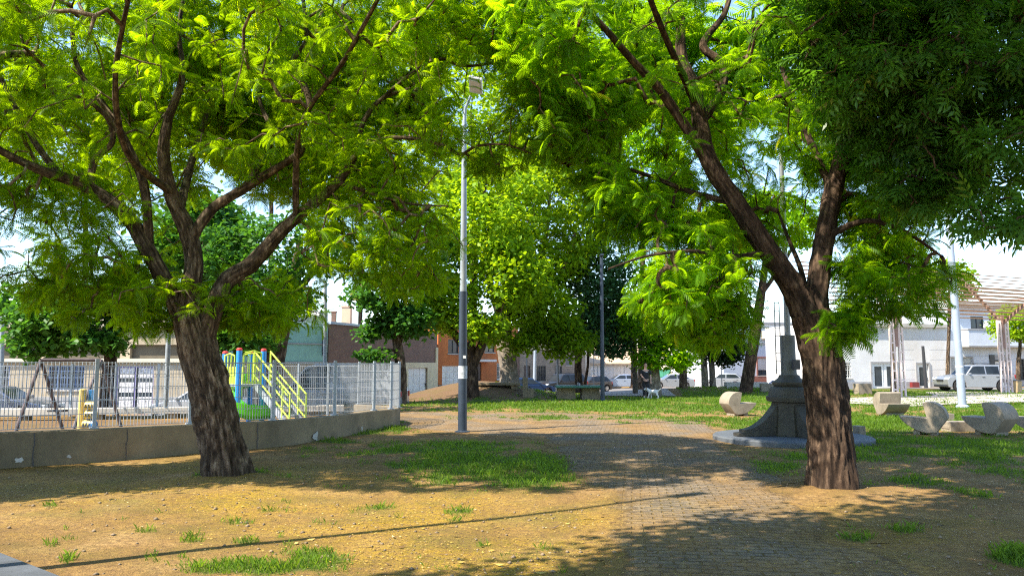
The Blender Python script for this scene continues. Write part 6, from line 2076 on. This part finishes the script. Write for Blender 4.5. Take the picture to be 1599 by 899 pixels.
    for cx in (-wb / 2 - .02, wb / 2 + .08):
        for s in (-1, 1):
            yc = s * (W / 2 - .10)
            wh = MB()
            wh.tube([(cx, yc - .10, wr), (cx, yc + .10, wr)], wr, 28)
            wobj = wh.build('wheel', M_TYRE, root, local=True, bevel=.025)
            rm = MB().tube([(cx, yc + s * .085, wr), (cx, yc + s * .107, wr)], wr * .64, 24)
            ro = rm.build('rim', M_RIM, wobj, local=True)
            sp = MB()
            for k in range(5):
                a = 2 * math.pi * k / 5 + .3
                a2 = a + .63
                sp.add([Vector((cx + wr * .2 * math.cos(a2 - .25), yc + s * .110, wr + wr * .2 * math.sin(a2 - .25))), Vector((cx + wr * .54 * math.cos(a2 - .28), yc + s * .110, wr + wr * .54 * math.sin(a2 - .28))),
                        Vector((cx + wr * .54 * math.cos(a2 + .28), yc + s * .110, wr + wr * .54 * math.sin(a2 + .28))), Vector((cx + wr * .2 * math.cos(a2 + .25), yc + s * .110, wr + wr * .2 * math.sin(a2 + .25)))], [(0, 1, 2, 3)])
            sp.build('rim_opening', M_TRIM, wobj, local=True)
    return root
XP = lambda px, Y: (px - 799.5) / F_PX * Y
M_PWHITE = paint('car_white', (.28, .30, .335), .1)
M_PSILV = paint('car_silver', (.27, .29, .32), .45)
M_PSILB = paint('car_silver_blue', (.33, .37, .45), .5)
M_PBLUE = paint('car_deep_blue', (.008, .028, .09), .3)
M_PBLACK = paint('car_black', (.018, .018, .022), .3)
M_PNAVY = paint('car_navy', (.03, .05, .10), .3)
car('white high roofed van parked behind the playground fence', 'van', XP(535, 33.5), 33.5, 176, M_PWHITE, z=-.72)
car('dark blue car at the far left behind the swings', 'sedan', XP(8, 31), 31, 2, M_PNAVY)
car('white car half hidden by the left tipa trunk', 'hatch', XP(318, 33), 33, 178, M_PWHITE)
car('deep blue hatchback in front of the stone house', 'hatch', XP(826, 58.5), 58.5, 12, M_PBLUE, z=gz(XP(826, 58.5), 58.5) + .03)
car('black car facing left behind the green table', 'suv', XP(877, 63), 63, 215, M_PBLACK)
car('dark hatchback close behind the black car by the sapling', 'hatch', XP(921, 68), 68, 215, M_PBLACK)
car('silver sedan facing left beside the dark lamp pole', 'sedan', XP(968, 79), 79, 183, M_PSILB)
car('silver sedan just right of the walking person', 'sedan', XP(1046, 75), 75, 182, M_PSILV)
car('silver hatchback seen from the rear right before the orange doors', 'hatch', XP(1126, 74), 74, 158, M_PSILV)
car('silver off roader with roof rails and rear spare wheel', 'suv', XP(1515, 47.5), 47.5, 179, M_PSILV, z=gz(XP(1515, 47.5), 47.5) + .03)
car('dark car half hidden behind the right tipa trunk', 'hatch', XP(1318, 62), 62, 20, M_PBLACK)

# bin bags heaped beyond the mound
def bags():
    Y = 54
    root = thing('bin_bag_heap', 'heap of dark blue bin bags by the kerb before the red brick base', 'bin bags', (XP(1200, Y), Y, gz(XP(1200, Y), Y)))
    for k, (px, r_) in enumerate(((1192, .36), (1204, .42), (1211, .28))):
        x = XP(px, Y)
        z = gz(x, Y)
        n = 14
        pr = [(r_ * .7, -.02), (r_, r_ * .5), (r_ * .85, r_ * 1.1), (r_ * .35, r_ * 1.5), (r_ * .15, r_ * 1.7)]
        mb = MB().lathe((x, Y, z), pr, n)
        mb.v = [(v[0] + .08 * (mnoise.noise(Vector(v) * 5)), v[1], v[2] + .06 * mnoise.noise(Vector(v) * 7)) for v in mb.v]
        mb.build('bag', plain('bin_bag_plastic', (.02, .03, .07), .3, .2, 6.0), root, smooth=True)
bags()
def litter_basket():
    Y = 42.3
    q = P(1588, 613, Y)
    root = thing('litter_bin', 'small tan litter bin at the foot of the right pergola column', 'bin', (q.x, Y, gz(q.x, Y)))
    MB().lathe((q.x, Y, gz(q.x, Y)), [(.2, 0), (.24, .1), (.26, .62), (.28, .66), (.28, .7), (.22, .7)], 18).build('body', plain('tan_bin', (.42, .30, .15), .7, .15, 3.0), root)
    MB().lathe((q.x, Y, gz(q.x, Y) + .702), [(.24, 0), (.24, .03), (.1, .06)], 18).build('lid', M_FRAMED, root)
litter_basket()

# overhead wires at the upper left
wr_ = MB()
for (x0, y0, x1, y1, Y0, Y1) in ((-300, 440, 507, 452, 34, 34), (-300, 452, 507, 458, 34, 34)):
    a, b = P(x0, y0, Y0), P(x1, y1, Y1)
    pts = []
    for k in range(13):
        t = k / 12
        p = a + (b - a) * t
        p.z -= .5 * math.sin(math.pi * t)
        pts.append(p)
    wr_.tube(pts, .012, 5)
tag(wr_.build('overhead_wires', M_FRAMED), 'thin dark overhead wires across the left sky', 'wires')

# ------------------------------------------------------------------ person with dog
def skin_obj(name, verts, edges, rad, m, parent, root_i=0, sub=2, smooth=True):
    me = bpy.data.meshes.new(name)
    off = root_off(parent)
    me.from_pydata([tuple(Vector(v) - off) for v in verts], edges, [])
    o = bpy.data.objects.new(name, me)
    C.objects.link(o)
    o.parent = parent
    bm = bmesh.new()
    bm.from_mesh(me)
    lay = bm.verts.layers.skin.verify()
    bm.verts.ensure_lookup_table()
    for i, v in enumerate(bm.verts):
        r_ = rad[i]
        v[lay].radius = r_ if isinstance(r_, tuple) else (r_, r_)
        v[lay].use_root = (i == root_i)
    bm.to_mesh(me)
    bm.free()
    md = o.modifiers.new('skin', 'SKIN')
    md.use_smooth_shade = True
    md.branch_smoothing = .6
    s = o.modifiers.new('sub', 'SUBSURF')
    s.levels = s.render_levels = sub
    me.materials.append(m)
    return o

def person():
    Y = 38.3
    x = XP(1007, Y)
    z = gz(x, Y)
    root = thing('person', 'person in black shirt and trousers walking towards the viewer', 'person', (x, Y, z))
    O = Vector((x, Y, z))
    J = lambda a, b, c: O + Vector((a, b, c))
    M_SKIN = plain('skin', (.42, .25, .18), .55, .08, 6.0)
    M_BLK = plain('black_cloth', (.012, .012, .015), .85, .25, 8.0)
    M_TRS = plain('black_trousers', (.014, .014, .018), .85, .25, 8.0)
    M_HAIR = plain('dark_hair', (.03, .018, .012), .7, .3, 20.0)
    M_SHOE = plain('pale_shoes', (.45, .5, .55), .7, .1, 6.0)
    v, e, r = [], [], []
    def add(p, rad, par=None):
        v.append(p); r.append(rad)
        if par is not None: e.append((par, len(v) - 1))
        return len(v) - 1
    pel = add(J(0, 0, .95), (.15, .10))
    wa = add(J(0, 0, 1.10), (.135, .095), pel)
    ch = add(J(0, .01, 1.32), (.16, .11), wa)
    nk0 = add(J(0, .0, 1.46), (.075, .065), ch)
    nk = add(J(0, -.01, 1.52), .055, nk0)
    hd = add(J(0, -.02, 1.61), (.075, .09), nk)
    hd2 = add(J(0, -.015, 1.70), (.078, .095), hd)
    add(J(0, -.01, 1.765), (.05, .06), hd2)
    for s in (-1, 1):
        sh = add(J(s * .185, 0, 1.42), .058, ch)
        if s < 0:   # viewer's left arm bends across towards the middle
            el = add(J(-.25, -.04, 1.16), .042, sh)
            wr2 = add(J(-.10, -.20, .98), .03, el)
            fd = Vector((.5, -.35, -.6)).normalized()
        else:
            el = add(J(.25, .02, 1.14), .042, sh)
            wr2 = add(J(.24, -.08, .90), .03, el)
            fd = Vector((0, -.2, -1)).normalized()
        wp = v[wr2]
        palm = add(wp + fd * .055, (.034, .024), wr2)
        side = fd.cross(Vector((0, 1, 0))).normalized()
        for k, (o_, L_) in enumerate(((-.027, .062), (-.009, .075), (.009, .07), (.027, .055))):
            f1 = add(wp + fd * .09 + side * o_, .0095, palm)
            f2 = add(wp + fd * (.09 + L_ * .55) + side * o_ * 1.05 + Vector((0, -.008, 0)), .0085, f1)
            add(wp + fd * (.09 + L_) + side * o_ + Vector((0, -.022, 0)), .007, f2)
        th = add(wp + fd * .045 - side * s * .034 + Vector((0, -.012, 0)), .011, palm)
        add(wp + fd * .085 - side * s * .05 + Vector((0, -.02, 0)), .009, th)
        hp = add(J(s * .085, 0, .88), .088, pel)
        kn = add(J(s * .10, -.05 * s - .02, .49), .058, hp)
        an = add(J(s * .10, .06 * s, .09), .038, kn)
        ft = add(J(s * .11, .06 * s - .12, .04), .036, an)
        add(J(s * .115, .06 * s - .20, .035), .028, ft)
    body = skin_obj('body', v, e, r, M_SKIN, root)
    # face: nose, eyes, mouth
    fc = MB()
    fc.add([tuple(J(-.012, -.105, 1.625)), tuple(J(.012, -.105, 1.625)), tuple(J(0, -.132, 1.628)), tuple(J(0, -.104, 1.672))], [(0, 1, 2), (0, 2, 3), (1, 3, 2), (0, 3, 1)])
    fc.build('nose', M_SKIN, body)
    for s in (-1, 1):
        MB().lathe(J(s * .03, -.104, 1.668), [(.004, -.006), (.012, 0), (.004, .006)], 8).build('eye', M_FRAMED, body)
        MB().box(J(s * .082, .0, 1.65), (.018, .035, .06)).build('ear', M_SKIN, body, bevel=.006)
    MB().box(J(0, -.104, 1.60), (.045, .012, .010)).build('mouth', plain('lips', (.3, .12, .1), .6, .1), body)
    hv = [J(0, .0, 1.70), J(0, .01, 1.76), J(0, .045, 1.67), J(0, .05, 1.60)]
    skin_obj('hair', hv, [(0, 1), (0, 2), (2, 3)], [(.088, .098), (.07, .08), (.078, .06), (.055, .04)], M_HAIR, root)
    tv = [J(0, 0, .90), J(0, 0, 1.08), J(0, .01, 1.30), J(0, .005, 1.45), J(-.19, 0, 1.42), J(-.255, -.02, 1.20), J(.19, 0, 1.42), J(.255, .01, 1.18)]
    shirt = skin_obj('shirt', tv, [(0, 1), (1, 2), (2, 3), (2, 4), (4, 5), (2, 6), (6, 7)], [(.185, .13), (.17, .125), (.19, .14), (.10, .09), .085, .082, .085, .082], M_BLK, root)
    MB().box(J(.03, -.150, 1.33), (.12, .012, .022)).build('shirt_print', M_WHITE, shirt)
    pv = [J(0, 0, .97)]
    pe, pr = [], [(.175, .125)]
    for s in (-1, 1):
        i = len(pv)
        pv += [J(s * .09, 0, .84), J(s * .105, -.05 * s - .02, .48), J(s * .105, .055 * s, .13)]
        pr += [.108, .084, .066]
        pe += [(0, i), (i, i + 1), (i + 1, i + 2)]
    skin_obj('trousers', pv, pe, pr, M_TRS, root)
    for s in (-1, 1):
        sv = [J(s * .102, .06 * s + .03, .055), J(s * .11, .06 * s - .10, .05), J(s * .116, .06 * s - .20, .042)]
        skin_obj('shoe', sv, [(0, 1), (1, 2)], [.052, .05, .038], M_SHOE, root)
person()
def dog():
    Y = 38.0
    x = XP(1019, Y)
    z = gz(x, Y)
    root = thing('dog', 'small white dog walking beside the person in black', 'dog', (x, Y, z))
    O = Vector((x, Y, z))
    # it walks away to the right, head low to the left
    J = lambda a, b, c: O + Vector((a * .8 + b * .45, b * .8 - a * .35, c)) 
    v, e, r = [], [], []
    def add(p, rad, par=None):
        v.append(p); r.append(rad)
        if par is not None: e.append((par, len(v) - 1))
        return len(v) - 1
    mid = add(J(0, 0, .36), (.115, .12))
    ches = add(J(-.20, 0, .36), (.12, .14), mid)
    rump = add(J(.20, 0, .37), (.11, .115), mid)
    nk = add(J(-.33, 0, .45), .085, ches)
    hd = add(J(-.42, -.02, .50), .082, nk)
    mz = add(J(-.52, -.03, .465), .045, hd)
    add(J(-.575, -.03, .455), .032, mz)
    t1 = add(J(.30, 0, .43), .03, rump)
    add(J(.40, 0, .52), .022, add(J(.36, 0, .47), .026, t1))
    for s in (-1, 1):
        sh = add(J(-.22, s * .07, .28), .055, ches)
        k1 = add(J(-.23 + .05 * s, s * .075, .15), .032, sh)
        f1 = add(J(-.24 + .07 * s, s * .075, .03), .026, k1)
        add(J(-.29 + .07 * s, s * .075, .02), .026, f1)
        hp = add(J(.20, s * .07, .30), .068, rump)
        kn = add(J(.16 - .05 * s, s * .075, .20), .042, hp)
        hk = add(J(.25 - .05 * s, s * .075, .12), .026, kn)
        ft = add(J(.23 - .05 * s, s * .075, .03), .024, hk)
        add(J(.18 - .05 * s, s * .075, .02), .026, ft)
    M_FUR = plain('white_fur', (.66, .63, .58), .95, .1, 20.0, bmp=.5)
    b = skin_obj('body', v, e, r, M_FUR, root)
    for s in (-1, 1):
        skin_obj('ear', [J(-.40, s * .06, .56), J(-.39, s * .10, .52), J(-.40, s * .11, .46)], [(0, 1), (1, 2)], [.022, .03, .018], plain('tan_ear', (.3, .2, .13), .9, .1), b)
        MB().lathe(J(-.475, s * .035 - .02, .525), [(.004, -.008), (.010, 0), (.004, .008)], 8).build('eye', M_FRAMED, b)
    MB().lathe(J(-.605, -.03, .455), [(.008, -.012), (.017, 0), (.008, .012)], 8).build('nose', M_FRAMED, b)
dog()
# lead from hand to collar
xx = XP(1007, 38.3)
zz = gz(xx, 38.3)
xd = XP(1019, 38.0)
a, b = Vector((xx + .24, 38.2, zz + .80)), Vector((xd - .30, 38.1, zz + .50))
tag(MB().tube([a, (a + b) / 2 + Vector((0, 0, -.12)), b], .006, 5).build('dog_lead', M_FRAMED), 'thin dark lead between the person and white dog', 'lead')
